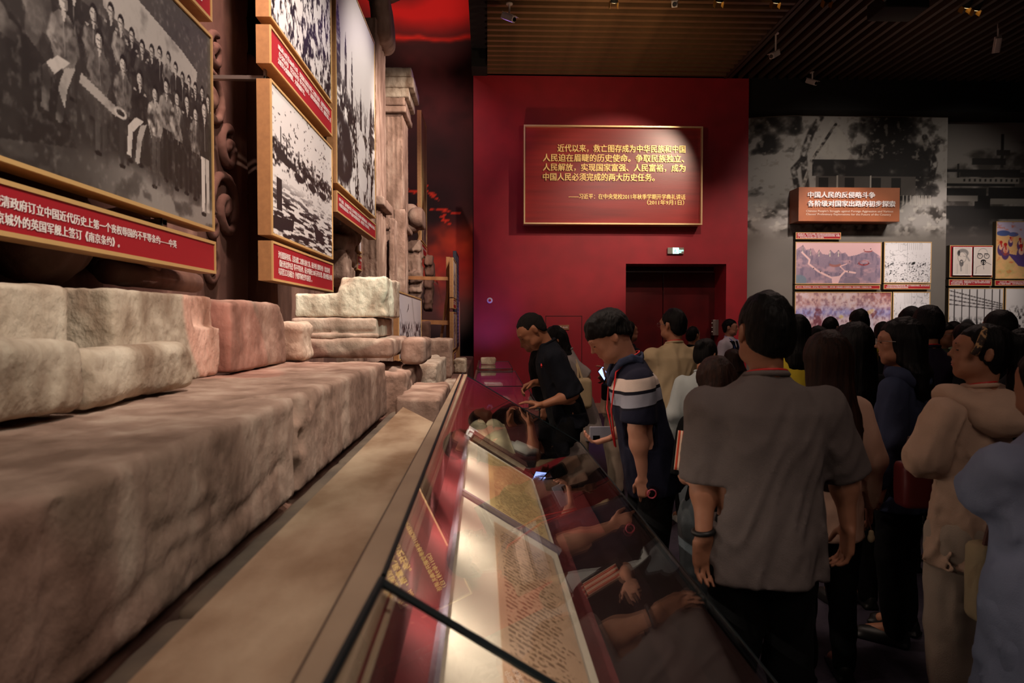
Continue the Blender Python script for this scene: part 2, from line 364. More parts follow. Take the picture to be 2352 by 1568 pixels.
# ================================================================== printed pictures (colour per vertex of a fine grid: flat print only)
def pic_mat(name, rough=.45, gain=1.0):
    m = bpy.data.materials.new(name); m.use_nodes = True; nt = m.node_tree; b = nt.nodes['Principled BSDF']
    a = nt.nodes.new('ShaderNodeAttribute'); a.attribute_name = 'print'; nt.links.new(a.outputs['Color'], b.inputs['Base Color'])
    b.inputs['Roughness'].default_value = rough; return m
M['print'] = pic_mat('printed_sheet'); M['mural'] = pic_mat('printed_wall_mural', .8)
class Pic:
    """small raster: x to the right, y downward, 0..w by 0..1"""
    def __init__(s, nx, ny, base=(.8, .8, .8)):
        s.nx, s.ny = nx, ny; s.w = nx/ny
        s.x, s.y = np.meshgrid(np.linspace(0, s.w, nx), np.linspace(0, 1, ny)); s.c = np.ones((ny, nx, 3))*np.array(base)
    def n(s, fx, fy=None, seed=0, o=4): fy = fy or fx; return fbm(s.x*fx+seed*3.7, s.y*fy+seed*1.9, seed+0*s.x, o)
    def put(s, m, col, a=1.0):
        m = (np.clip(m, 0, 1)*a)[..., None]; col = np.array(col) if not np.isscalar(col) else np.array([col]*3); s.c = s.c*(1-m)+col*m; return s
    def e(s, cx, cy, rx, ry, rot=0, soft=.15):
        c, n = math.cos(rot), math.sin(rot); x, y = s.x-cx, s.y-cy
        d = np.sqrt(((x*c+y*n)/rx)**2+((-x*n+y*c)/ry)**2); return np.clip((1-d)/soft+.5, 0, 1)
    def l(s, pts, th):
        m = np.zeros_like(s.x)
        for (x0, y0), (x1, y1) in zip(pts[:-1], pts[1:]):
            dx, dy = x1-x0, y1-y0; t = np.clip(((s.x-x0)*dx+(s.y-y0)*dy)/(dx*dx+dy*dy+1e-9), 0, 1)
            m = np.maximum(m, np.clip((th-np.hypot(s.x-x0-t*dx, s.y-y0-t*dy))/(th*.5)+.5, 0, 1))
        return m
    def r(s, x0, y0, x1, y1): return ((s.x >= x0) & (s.x <= x1) & (s.y >= y0) & (s.y <= y1)).astype(float)
    def pg(s, pts):
        m = np.zeros(s.x.shape, bool); k = len(pts)
        for i in range(k):
            (x0, y0), (x1, y1) = pts[i], pts[(i+1) % k]
            if y0 == y1: continue
            m ^= ((s.y < y0) != (s.y < y1)) & (s.x < (x1-x0)*(s.y-y0)/(y1-y0)+x0)
        return m.astype(float)
    def plane(s, name, origin, r, u, w, h, mt, parent=None):
        """origin = bottom left"""
        r, u, o = np.array(r, float), np.array(u, float), np.array(origin, float)
        X, Y = np.meshgrid(np.linspace(0, w, s.nx), np.linspace(h, 0, s.ny))
        v = o+X.ravel()[:, None]*r+Y.ravel()[:, None]*u
        i = np.arange(s.nx*s.ny).reshape(s.ny, s.nx); q = np.stack([i[1:, :-1], i[1:, 1:], i[:-1, 1:], i[:-1, :-1]], -1).reshape(-1, 4)
        me = npmesh(name, v, q); at = me.color_attributes.new('print', 'FLOAT_COLOR', 'POINT')
        c = np.clip(s.c, 0, 1); c = np.where(c <= .04045, c/12.92, ((c+.055)/1.055)**2.4).reshape(-1, 3)
        at.data.foreach_set('color', np.concatenate([c, np.ones((len(c), 1))], 1).astype(np.float32).ravel())
        return link(name, me, mt, parent)
    def sepia(s, a=(.03, .025, .02), b=(.85, .82, .78)):
        g = s.c.mean(2, keepdims=True); s.c = np.array(a)+(np.array(b)-np.array(a))*g; return s

# ================================================================== the room shell
M['red_wall'] = mat('crimson_wall_paint', '9c1424', .62, '8e1220', 3, bump=.12, bscale=160)
M['floor'] = mat('dark_violet_carpet', '2c2433', .8, '221c2a', 30, bump=.3, bscale=220)
M['floor_strip'] = mat('beige_floor_band', '8a7864', .5, '7c6a58', 6)
M['slat'] = mat('bronze_ceiling_slat', '6e5036', .5, '5e442e', 4)
M['slat_dark'] = mat('dull_brown_slat', '3c2c22', .6)
M['grey_wall'] = mat('grey_gallery_wall', '5e5750', .85)
M['door'] = mat('dark_red_lacquered_door', '4a0e10', .28, '3c0b0d', 3)
M['metal'] = mat('brushed_metal', '8d8680', .35, metal=.8)
YB = 13.4
ZC = P(1300, 175, YB)[2]
def xw(u, Y=YB): return P(u, 740, Y)[0]
def zw(v, Y=YB): return P(1300, v, Y)[2]
# floor
b = MB(); b.box((-6, -3, -.1), (13, 15.5, 0)); floor = b.make('floor', M['floor']); tag(floor, kind='structure')
b = MB(); b.box((-.28, 11.9, 0), (3.55, 13.4, .006)); tag(b.make('trim_1', M['floor_strip']), kind='structure')
# back wall, red, with the lift recess
dx0, dx1, dz = xw(1437), xw(1667), zw(605)
b = MB(); xl, xr = xw(1088), xw(1715)
b.box((xl, YB, 0), (dx0, YB+.9, ZC)); b.box((dx1, YB, 0), (xr, YB+.9, ZC)); b.box((dx0, YB, dz), (dx1, YB+.9, ZC))
wall = b.make('wall_back', M['red_wall']); tag(wall, kind='structure')
# lift: deep recess, door leaves, head strip
lift = tag(empty('door_1', (dx0, YB+.5, 0)), kind='structure')
b = MB(); b.box((dx0, YB+.75, 0), (dx1, YB+.88, dz)); b.make('recess_back', M['door'], lift)
dz2 = P(1500, 622, YB+.6)[2]; xm = P(1522, 700, YB+.7)[0]; dxr = P(1592, 700, YB+.7)[0]
b = MB(); b.box((dx0+.02, YB+.68, .01), (xm-.01, YB+.74, dz2-.03), .006); b.make('door_leaf', M['door'], lift)
b = MB(); b.box((xm+.01, YB+.68, .01), (dxr+.55, YB+.74, dz2-.03), .006); b.make('door_leaf', M['door'], lift)
b = MB(); b.box((dx0+.02, YB+.60, dz2-.03), (dxr+.4, YB+.66, dz2), .004); b.make('head_rail', M['metal'], lift)
b = MB(); b.box((dxr+.55, YB+.55, .01), (dxr+.62, YB+.75, dz2-.2)); b.make('side_jamb', M['door'], lift)
b = MB()
for k in range(3): b.tube([(dx1-.12, YB+.45, zw(742)-.09*k), (dx1-.14, YB+.45, zw(742)-.09*k)], .018)
b.box((dx1-.12, YB+.40, zw(742)-.25), (dx1-.005, YB+.50, zw(742)+.07), .004); b.make('call_button_plate', M['metal'], lift)
# sealed hatch on the red wall with its plate
b = MB(); hx0, hx1, hz = xw(1253), xw(1337), zw(725)
for q in ((hx0, .3, hx0+.012, hz), (hx1-.012, .3, hx1, hz), (hx0, hz-.012, hx1, hz)): b.box((q[0], YB-.004, q[1]), (q[2], YB-.001, q[3]))
tag(b.make('trim_2', mat('hatch_groove', '3c060c', .7)), kind='structure')
pl = empty('sign_plate', (xw(1295), YB, zw(751)), 'small brass sign plate on the low hatch of the red wall', 'sign')
b = MB(); b.box((xw(1283), YB-.02, zw(757)), (xw(1307), YB-.004, zw(746)), .002); b.make('plate', mat('dull_brass', '9a6f50', .5, metal=.3), pl)
text('消火栓', .105, (xw(1291.5), YB-.022, zw(749.5)), (1, 0, 0), (0, 0, 1), M['white_text'], pl)
b = MB(); b.box((xw(1285.5), YB-.023, zw(754)), (xw(1289), YB-.021, zw(749)), .001); b.make('hose_symbol', M['white_text'], pl)
# alarm
al = empty('alarm_sounder', (xw(1125), YB, zw(690)), 'round white alarm with red centre on the red wall', 'alarm')
g = Grid((xw(1125)-.08, YB-.06, zw(690)-.08), (xw(1125)+.08, YB+.01, zw(690)+.08), .005)
g.add(ell((xw(1125), YB-.01, zw(690)), (.058, .035, .058))); link('housing', g.mesh('housing'), mat('white_plastic', 'e8e2ea', .4), al, True)
b = MB(); b.tube([(xw(1125), YB-.055, zw(690)), (xw(1125), YB-.03, zw(690))], .026, 20); b.make('red_centre', mat('red_plastic', 'b01020', .4), al)
# exit sign
ex = empty('exit_sign', (xw(1549), YB, zw(575)), 'green lit exit sign hanging on the red wall above the doorway', 'sign')
b = MB(); b.box((xw(1531), YB-.05, zw(582.5)), (xw(1568), YB-.02, zw(568)), .004); b.make('casing', mat('sign_glass_plate', '8d8a80', .4), ex)
b = MB(); b.box((xw(1543), YB-.056, zw(582)), (xw(1556), YB-.05, zw(568.5))); b.make('lit_panel', mat('lit_mint', '8fffd8', .5, emit=7), ex)
b = MB(); px = xw(1549.5); pz = zw(575)
b.box((px-.004, YB-.06, pz-.05), (px+.045, YB-.057, pz-.042)); b.box((px+.038, YB-.06, pz-.05), (px+.045, YB-.057, pz+.05)); b.box((px-.004, YB-.06, pz+.043), (px+.045, YB-.057, pz+.05))
b.tube([(px-.012, YB-.059, pz+.03), (px-.011, YB-.059, pz+.031)], .011); b.tube([(px-.01, YB-.059, pz+.02), (px-.02, YB-.059, pz-.015), (px-.03, YB-.059, pz-.045)], .006, 6); b.tube([(px-.018, YB-.059, pz-.012), (px+.006, YB-.059, pz-.02), (px+.004, YB-.059, pz-.045)], .006, 6); b.tube([(px-.035, YB-.059, pz+.01), (px-.005, YB-.059, pz+.012), (px+.014, YB-.059, pz)], .005, 6)
b.make('running_figure', mat('exit_green', '0c7a50', .5, emit=.4), ex)
text('安全出口\nEXIT', .09, (xw(1557), YB-.053, zw(573)), (1, 0, 0), (0, 0, 1), mat('lit_letters', 'b8ffe8', .5, emit=2.6), ex, height=.065)

# quotation board
qb = empty('quotation_board', (xw(1408), YB, zw(400)), 'framed crimson quotation board with raised gold characters, high on the red wall', 'sign board')
YQ = YB-.28
qx0, qx1, qz0, qz1 = P(1203, 400, YQ)[0], P(1614, 400, YQ)[0], P(1400, 515, YQ)[2], P(1400, 288, YQ)[2]
b = MB(); t = .028
b.box((qx0, YQ, qz0), (qx0+t, YB-.01, qz1)); b.box((qx1-t, YQ, qz0), (qx1, YB-.01, qz1)); b.box((qx0+t, YQ, qz1-t), (qx1-t, YB-.01, qz1)); b.box((qx0+t, YQ, qz0), (qx1-t, YB-.01, qz0+t))
b.make('frame', M['gold_frame'], qb)
b = MB(); b.box((qx0+t, YQ+.07, qz0+t), (qx1-t, YQ+.11, qz1-t)); b.make('panel', mat('red_grained_panel', '9c2420', .34, '7e1c1a', 1.6, (.4, 1, 7), bump=.05, bscale=10, contrast=(.3, .7)), qb)
def qpt(u, v): p = P(u, v, YQ+.07); return (p[0], YQ+.068, p[2])
lines = [(1280, 331.5, 1574, '近代以来，救亡图存成为中华民族和中国'), (1246.5, 353, 1571, '人民迫在眉睫的历史使命。争取民族独立、'),
         (1246.5, 375, 1574, '人民解放，实现国家富强、人民富裕，成为'), (1246.5, 397, 1503, '中国人民必须完成的两大历史任务。')]
for (u0, v0, u1, s_) in lines:
    p = qpt(u0, v0); q = qpt(u1, v0)
    text(s_, q[0]-p[0], p, (1, 0, 0), (0, 0, 1), M['gold'], qb, bold=.028, extrude=.02, height=.152)
for (u0, v0, u1, s_, h_) in [(1306, 444.5, 1574, '——习近平：在中央党校2011年秋季学期开学典礼讲话', .105), (1486, 459, 1571, '（2011年9月1日）', .1)]:
    p = qpt(u0, v0); q = qpt(u1, v0)
    text(s_, q[0]-p[0], p, (1, 0, 0), (0, 0, 1), M['gold'], qb, bold=.02, extrude=.012, height=h_)

# far mural wall, burning sky, left of the red wall
pm = Pic(130, 252, (.05, .01, .012))
yy = pm.y; n1 = pm.n(3.2, 4.2, 1, 5); n2 = pm.n(6, 7, 2, 5); n3 = pm.n(2, 2.2, 3, 4)
pm.put(np.clip(.55+n1*1.3, 0, 1), (.26, .05, .06)); pm.put(np.clip(n2*1.8-.1, 0, 1), (.30, .12, .12), .6)
pm.put(np.clip(1.5-np.abs(yy-.10+n1*.10)/.085+n3*1.4, 0, 1), (.78, .05, .03), .95); pm.put(np.clip(1-np.abs(yy-.190+n1*.09-n3*.05)/.011, 0, 1)*np.clip(.6+n2*2, 0, 1), (.95, .16, .06), .8)
pm.put(np.clip(n2*2.4+.1, 0, 1)*np.clip(1.4-np.abs(yy-.33)/.09, 0, 1), (.42, .16, .17), .7)
pm.put(np.clip(1.15-np.abs(yy-.70)/.10+n1*2.4, 0, 1), (.62, .10, .05), .95)
pm.put(np.clip(n2*3.4-.3, 0, 1)*np.clip(1.4-np.abs(yy-.70)/.10, 0, 1), (.90, .30, .12), .75)
pm.put(np.clip(n3*2.5-.1, 0, 1)*(yy < .64)*(yy > .24), (.14, .05, .06), .85)
pm.put(np.clip(yy*12-9.6, 0, 1), (.07, .012, .02))
rs = np.random.RandomState(3)
for k in range(11):
    x, y = rs.uniform(.29, pm.w-.05), rs.uniform(.49, .60); pts = [(x, y)]
    for j in range(7): x += rs.uniform(-.018, .022); y += rs.uniform(-.004, .010); pts.append((x, y))
    pm.put(pm.l(pts, .0016), (.95, .24, .10), .85)
ym = 14.5; b = MB(); b.box((-8, ym, 0), (xl+.3, ym+.1, 9.6)); mw = b.make('wall_mural', M['black']); tag(mw, kind='structure')
mu = pm.plane('mural', (-4.7, ym-.01, 0), (1, 0, 0), (0, 0, 1), 4.7-.31, 9.5, M['mural']); tag(mu, 'painted mural of a burning red sky behind the broken columns', 'mural')
# closing walls, ceiling
b = MB(); b.box((-6, -3, 0), (-5.9, 15, 9.6)); tag(b.make('wall_left', M['black']), kind='structure')
b = MB(); b.box((12.5, -3, 0), (12.6, 15, 6.5)); tag(b.make('wall_right', M['grey_wall']), kind='structure')
b = MB(); b.box((-6, -3.1, 0), (12.6, -3, 9.6)); tag(b.make('wall_front', mat('dim_rear_wall', '2a2422', .8)), kind='structure')
ceil = tag(empty('ceiling', (3, 6, ZC)), kind='structure')
b = MB(); b.box((-.3, -3, ZC+.32), (12.6, 14.6, ZC+.4)); b.box((-6, -3, 9.6), (-.3, 15, 9.7)); b.make('black_soffit', M['black'], ceil)
xd = xw(1661); XS = 4.64
b = MB(); b.box((0, 0, 0), (XS, .075, .16)); sm_ = pymesh('slat', b.v, b.f); sm_.materials.append(M['slat'])
k = 0; y = YB-.08
while y > 7.4:
    o = bpy.data.objects.new('slat', sm_); COL.objects.link(o); o.parent = ceil; o.matrix_parent_inverse = parent_mat(ceil).inverted(); o.location = (0, y-.075, ZC); y -= .215
b = MB(); b.box((0, 0, 0), (.065, 6.0, .14)); sm2 = pymesh('slat', b.v, b.f); sm2.materials.append(M['slat_dark'])
for k in range(34):
    o = bpy.data.objects.new('slat', sm2); COL.objects.link(o); o.parent = ceil; o.matrix_parent_inverse = parent_mat(ceil).inverted(); o.location = (XS+.09+k*.2, 7.4, ZC)
b = MB(); b.box((XS, 7.4, ZC-.01), (XS+.05, YB, ZC+.2)); b.make('edge_batten', M['slat_dark'], ceil)
b = MB(); b.box((xw(1085), YB-.5, ZC-.02), (0, YB-.02, 9.5)); tag(b.make('trim_3', M['black']), kind='structure')
# black bulkhead over the gallery
YG = 13.85
xq = P(2173, 500, YG)[0]; b = MB(); b.box((xr, YG-.35, zw(246, YG-.35)), (xq, YG+.6, ZC+.35)); b.box((xq, YG-.35, zw(246, YG-.35)), (12.5, YG+.33, ZC+.35)); tag(b.make('wall_bulkhead', M['black']), kind='structure')

# gallery wall with photographic murals: first bay, folded edge, second bay
b = MB(); xg0, xg1, xg2 = xr+.02, P(1815, 500, YG)[0], P(2173, 500, YG)[0]
ztop = zw(243, YG)
b.box((xg1, YG, 0), (xg2, YG+.5, ztop+.05)); b.hexa([(xg0, YG+.25, 0), (xg1, YG, 0), (xg1, YG+.5, 0), (xg0, YG+.5, 0), (xg0, YG+.25, ztop+.05), (xg1, YG, ztop+.05), (xg1, YG+.5, ztop+.05), (xg0, YG+.5, ztop+.05)])
YH = 14.25; b.box((xg2, YH, 0), (12.5, YH+.3, ztop+.05)); tag(b.make('wall_gallery', M['grey_wall']), kind='structure')
def gx(u, Y=YG): return P(u, 500, Y)[0]
def gz(v, Y=YG): return P(1900, v, Y)[2]
def mural_a():
    u0, u1, v0, v1 = 1715, 2173, 243, 790
    p = Pic(270, 318, (.60, .585, .56)); W = p.w
    X = lambda u: (u-u0)/(u1-u0)*W
    Yv = lambda v: (v-v0)/(v1-v0)
    n1 = p.n(7, 7, 11, 5); n2 = p.n(22, 22, 12, 4); n3 = p.n(50, 50, 13, 3)
    sky = np.clip((n1+n2*.7+.16)*7, 0, 1)
    right = np.clip(1.2-np.abs(p.x-X(2050))/(W*.27), 0, 1)*np.clip(2.6-np.abs(p.y-Yv(335))/.11, 0, 1)
    left = np.clip(1.2-np.abs(p.x-X(1795))/(W*.2), 0, 1)*np.clip(2.4-np.abs(p.y-Yv(285))/.055, 0, 1)
    p.put(np.clip((right+left)*1.3+n1*1.3+n2*1.0-.62, 0, 1)**.6*1.3, (.10, .085, .075))
    p.put(np.clip(p.n(60, 60, 14, 3)*5-1.1, 0, 1)*(p.y < Yv(430)), (.50, .48, .45), .75)
    p.put(p.pg([(X(1858), Yv(345)), (X(1905), Yv(250)), (X(1955), Yv(310)), (X(1945), Yv(345))])*np.clip(.9-n2*2, 0, 1), (.66, .64, .6), .55)
    p.put(p.r(X(1862), Yv(345), X(2135), Yv(385))*np.clip(1.1+n2*1.5, 0, 1), (.10, .09, .085))
    p.put(p.r(X(1870), Yv(385), X(2100), Yv(432)), (.30, .28, .26))
    for u in (1878, 1938, 1998, 2045): p.put(p.r(X(u), Yv(388), X(u+22), Yv(430)), (.10, .09, .08))
    for u in (1918, 1995): p.put(p.r(X(u), Yv(384), X(u+4), Yv(432)), (.62, .6, .56))
    for pts, th in (([(1850, 430), (1842, 330), (1860, 280), (1880, 245)], .014), ([(1860, 350), (1885, 310), (1915, 262)], .006), ([(1830, 425), (1820, 370), (1845, 340)], .012), ([(2115, 340), (2140, 370), (2148, 410)], .005), ([(2130, 430), (2145, 350), (2120, 290)], .012)):
        p.put(p.l([(X(a), Yv(c)) for a, c in pts], th)*np.clip(.8+n3*2, 0, 1), (.12, .10, .09))
    p.put(p.l([(X(1835), Yv(430)), (X(1862), Yv(350))], .008)*np.clip(.7+n3*3, 0, 1), (.62, .6, .56))
    g = np.clip((p.y-Yv(432))*16, 0, 1)*np.clip(4.2-(p.y-Yv(432))*20, 0, 1)
    p.put(g*np.clip(.4+n2*2.6, 0, 1), (.20, .18, .16)); p.put(g*np.clip(n3*4-.4, 0, 1), (.72, .7, .66), .8)
    for i in range(16): p.put(p.r(X(2072+i*4.2), Yv(430), X(2073.4+i*4.2), Yv(452)), (.7, .68, .64))
    p.put(np.clip((p.y-Yv(500))*14, 0, 1), (.42, .40, .37)); p.put(np.clip((p.y-Yv(500))*8, 0, 1)*np.clip(.5+n1, 0, 1), (.36, .345, .32), .7)
    return p
pa = mural_a(); fr = (1815-1715)/(2173-1715)
full = pa.c; k = int(270*fr)
left_ = Pic(k+1, 318); left_.c = full[:, :k+1]; right_ = Pic(270-k, 318); right_.c = full[:, k:]
zb = gz(790)
ztop = zw(247, YG-.35)-.01; d = np.array([xg1-xg0, -.25, 0]); Ld = np.linalg.norm(d); d /= Ld
mm = empty('tree_mural', (xg1, YG, zb), 'grey photo mural of old trees over a low building, left bay of the gallery wall', 'mural')
left_.plane('mural_sheet', (xg0, YG+.245, zb), d, (0, 0, 1), Ld, ztop-zb, M['mural'], mm)
right_.plane('mural_sheet', (xg1, YG-.005, zb), (1, 0, 0), (0, 0, 1), xg2-xg1, ztop-zb, M['mural'], mm)
def mural_b():
    p = Pic(150, 248, (.50, .48, .46)); W = p.w; X = lambda u: (u-2173)/330*W
    Yv = lambda v: (v-257)/(790-257); n1 = p.n(5, 9, 21, 5); n2 = p.n(24, 24, 22, 4)
    p.put(np.clip(p.y*2.2, 0, 1), (.58, .56, .53), .6)
    p.put(np.clip((p.y-Yv(335))*30+n1*6, 0, 1)*np.clip(.55+n2*2, 0, 1), (.26, .24, .22))
    p.put(p.r(X(2309), Yv(303), X(2315), Yv(382)), (.16, .15, .14)); p.put(p.r(X(2218), Yv(372), X(2223), Yv(418)), (.12, .11, .1))
    for (a, c, e, f_, g_) in [(2250, 360, 2320, 375, .15), (2195, 385, 2352, 392, .12), (2225, 392, 2360, 402, .14), (2190, 418, 2340, 424, .1), (2195, 428, 2280, 445, .1), (2285, 426, 2380, 452, .08), (2180, 470, 2400, 500, .14), (2255, 445, 2290, 475, .08), (2300, 340, 2330, 352, .2)]:
        p.put(p.r(X(a), Yv(c), X(e), Yv(f_)), (g_, g_*.93, g_*.88))
    for (a, c, e, f_) in [(2190, 404, 2350, 417), (2200, 445, 2262, 458), (2290, 452, 2400, 466)]: p.put(p.r(X(a), Yv(c), X(e), Yv(f_)), (.50, .48, .45))
    for i in range(12): p.put(p.r(X(2232+i*11), Yv(407), X(2236+i*11), Yv(414)), (.14, .13, .12))
    p.put(np.clip((p.y-Yv(480))*30, 0, 1)*np.clip(.7+n2*2, 0, 1), (.13, .12, .11)); p.put(np.clip((p.y-Yv(512))*18, 0, 1), (.27, .25, .235))
    return p
zt2, zb2 = gz(257, YH), gz(790, YH); pb_ = mural_b()
tag(pb_.plane('mural', (xg2+.02, YH-.006, zb2), (1, 0, 0), (0, 0, 1), gx(2503, YH)-xg2, zt2-zb2, M['mural']), 'dark photo mural of factory chimneys, far right bay of the gallery wall', 'mural')
b = MB(); b.box((xg2-.02, YH-.02, zt2), (12.5, YH+.3, ztop+.06)); tag(b.make('trim_4', M['black']), kind='structure')

# title box
tb = empty('title_sign', (gx(1950), YG, gz(470)), 'copper-brown title box with raised white characters on the tree mural', 'sign')
YT = YG-.42; tx0, tx1, tz0, tz1 = gx(1834, YT), gx(2066, YT), gz(508, YT), gz(430, YT)
b = MB(); b.box((tx0, YT, tz0), (tx1, YG-.01, tz1), .004); b.make('box', mat('copper_brown_board', 'a8623c', .5, '9a5836', 3), tb)
text('中国人民的反侵略斗争', gx(2008, YT)-gx(1853, YT), (gx(1853, YT), YT-.002, gz(440.5, YT)), (1, 0, 0), (0, 0, 1), M['white_text'], tb, bold=.03, extrude=.03, height=.125)
text('各阶级对国家出路的初步探索', gx(2054, YT)-gx(1853, YT), (gx(1853, YT), YT-.002, gz(460.5, YT)), (1, 0, 0), (0, 0, 1), M['white_text'], tb, bold=.03, extrude=.03, height=.125)
text("Chinese People's Struggle against Foreign Aggression and Various\nClasses' Preliminary Explorations for the Future of the Country", gx(2051, YT)-gx(1851, YT), (gx(1851, YT), YT-.002, gz(482, YT)), (1, 0, 0), (0, 0, 1), mat('pale_lettering', 'e0c8b4', .6), tb, bold=.015, extrude=.004, height=.12)

# ---------------------------------------------------------------- boards (generic)
def board(label, o, r, u, w, h, d, pic=None, caption=None, cat='picture', group=None, edge='tan', lip='gold_lip', tm='white_text', bold=.02, side=None):
    """o bottom-left of the front face, r right, u up; the body goes back by d"""
    o, r, u = np.array(o, float), np.array(r, float), np.array(u, float); n = np.cross(r, u)
    group = group or ('%s boards %s' % ('picture' if cat == 'picture' else 'caption', 'on the gallery wall' if abs(r[0]) > .5 else 'along the ruin'))
    root = empty('picture_board' if cat == 'picture' else 'caption_board', o+r*w/2, label, cat, group)
    def bx(name, x0, y0, x1, y1, z0, z1, mt):
        b = MB(); q = [o+r*x+u*y+n*z for x, y, z in ((x0, y0, z0), (x1, y0, z0), (x1, y0, z1), (x0, y0, z1), (x0, y1, z0), (x1, y1, z0), (x1, y1, z1), (x0, y1, z1))]
        b.hexa(q); b.f = [f[::-1] for f in b.f]; return b.make(name, mt, root)
    bx('box_edge', 0, 0, w, h, -d, -.006, M[edge])
    t = .014; b = MB()
    for (x0, y0, x1, y1) in ((0, 0, w, t), (0, h-t, w, h), (0, t, t, h-t), (w-t, t, w, h-t)):
        b.hexa([o+r*x+u*y+n*z for x, y, z in ((x0, y0, -.006), (x1, y0, -.006), (x1, y0, 0.003), (x0, y0, 0.003), (x0, y1, -.006), (x1, y1, -.006), (x1, y1, 0.003), (x0, y1, 0.003))])
    b.make('frame_lip', M[lip], root)
    if pic is not None: pic.plane('print', o+r*t+u*t-n*.004, r, u, w-2*t, h-2*t, M['print'], root)
    else: bx('face', t, t, w-t, h-t, -.006, -.002, M['cap_red'])
    if caption:
        for (fx, fy, fw, fh, s_) in caption:
            text(s_, fw*w, o+r*fx*w+u*fy*h+n*.0, r, u, M[tm], root, bold=bold, height=fh*h)
    return root
# ================================================================== broken marble ruin on the left
def stone(name, label, lo, hi, h=.02, r=.03, amp=.012, fr=5, seed=0, mt='stone', cat='stone block', group=None, extra=None, parent=None, fine=.003, R=None):
    h *= .86; r *= .6
    lo, hi = np.array(lo, float), np.array(hi, float); c = (lo+hi)/2; hs = (hi-lo)/2; pad = amp*2+2*h+(.1 if R is not None else 0)
    g = Grid(lo-pad, hi+pad, h); g.add(rbox(c, hs, r, R))
    if extra: extra(g)
    g.disp(lambda x, y, z: amp*.9*fbm(x*fr+seed, y*fr*.7+seed*2, z*fr, 3)+amp*.55*np.maximum(vnoise(x*9+seed, y*5, z*13), .25)+fine*vnoise(x*40, y*30, z*40+seed)+fine*.8*vnoise(x*75, y*60, z*75+seed), amp*2+3*h)
    o = link(name, g.mesh(name), M[mt], parent, True)
    return tag(o, label, cat, group or 'fallen stones of the ruin') if label else o
XF = -.59
# bed and plinth under the ruin (hidden mass that carries it)
b = MB(); b.box((-1.7, -1, 0), (-.62, 4.2, 1.03), .02); b.box((-1.75, 4.2, 0), (-.28, 13.6, .93), .02); tag(b.make('trim_5', M['stone_dark']), kind='structure')
def grooves(g):
    g.add(seg((XF+.012, .95, 1.0), (XF+.012, .96, 1.33), .022), .03, 's')
    g.add(seg((XF+.01, 1.22, 1.16), (XF+.01, 1.23, 1.34), .012), .03, 's')
    g.add(seg((XF+.004, .5, 1.10), (XF+.004, 1.0, 1.115), .008), .02, 's'); g.add(seg((XF+.004, 1.0, 1.115), (XF+.004, 1.3, 1.16), .008), .02, 's'); g.add(seg((XF+.004, 1.3, 1.16), (XF+.004, 1.75, 1.14), .007), .02, 's')
    g.add(seg((XF+.006, 1.25, 1.22), (XF+.006, 1.5, 1.20), .010), .02, 's')
    g.add(seg((XF+.004, 1.35, 1.10), (XF+.004, 2.0, 1.19), .006), .02, 's')
stone('stone_block', 'long pink stone block nearest the camera, lowest course beside the glass case', (-1.2, .25, 1.06), (XF, 2.12, 1.372), .014, .035, .014, 3.2, 1, 'stone', extra=grooves)
def chips(g):
    for (y, z, r_) in ((2.17, 1.33, .05), (2.19, 1.22, .035), (2.16, 1.12, .045), (4.02, 1.30, .05), (4.05, 1.16, .04), (2.3, 1.36, .04)): g.add(ell((XF-.005, y, z), (r_*.8, r_*.6, r_)), .03, 's')
stone('stone_block', 'second pink stone block of the front course with a chipped near corner', (-1.2, 2.15, 1.06), (XF, 4.02, 1.372), .016, .035, .016, 3.6, 4, 'stone', extra=chips)
# stones lying on the front course
stone('stone_block', 'pale weathered block under the large group photograph, top course', (-1.70, .3, 1.372), (-1.25, 2.10, 1.712), .02, .03, .02, 6, 9, 'stone_pale')
stone('stone_block', 'squared pale block with red light patch, top course middle', (-1.70, 2.14, 1.374), (-1.15, 2.98, 1.712), .015, .02, .010, 7, 12, 'stone_pale', extra=lambda g: g.add(rbox((-1.12, 2.86, 1.70), (.06, .14, .12), .01), .01, 's'))
stone('stone_block', 'reddish block with torn far end, beside the column base', (-1.68, 3.02, 1.374), (-1.12, 3.86, 1.70), .018, .03, .018, 7, 15, 'stone', extra=lambda g: g.add(ell((-1.05, 3.95, 1.74), (.16, .2, .13)), .05, 's'))
stone('broken_stone', 'pale broken lump at the foot of the reddish block', (-1.5, 3.88, 1.374), (-1.04, 4.17, 1.60), .016, .07, .03, 8, 18, 'stone_pale', 'stone')
stone('broken_stone', 'large rounded stone at left, lying on the front course', (-1.235, .45, 1.374), (-.985, 1.73, 1.565), .015, .06, .022, 5, 21, 'stone_pale', 'stone')
stone('broken_stone', 'small rounded stone leaning right of the large rounded one', (-1.145, 1.75, 1.374), (-1.0, 2.36, 1.535), .014, .06, .026, 6, 27, 'stone_pale', 'stone', extra=lambda g: g.add(rbox((-1.05, 2.46, 1.55), (.2, .18, .06), .02, rotx(-.55)), .03, 's'))
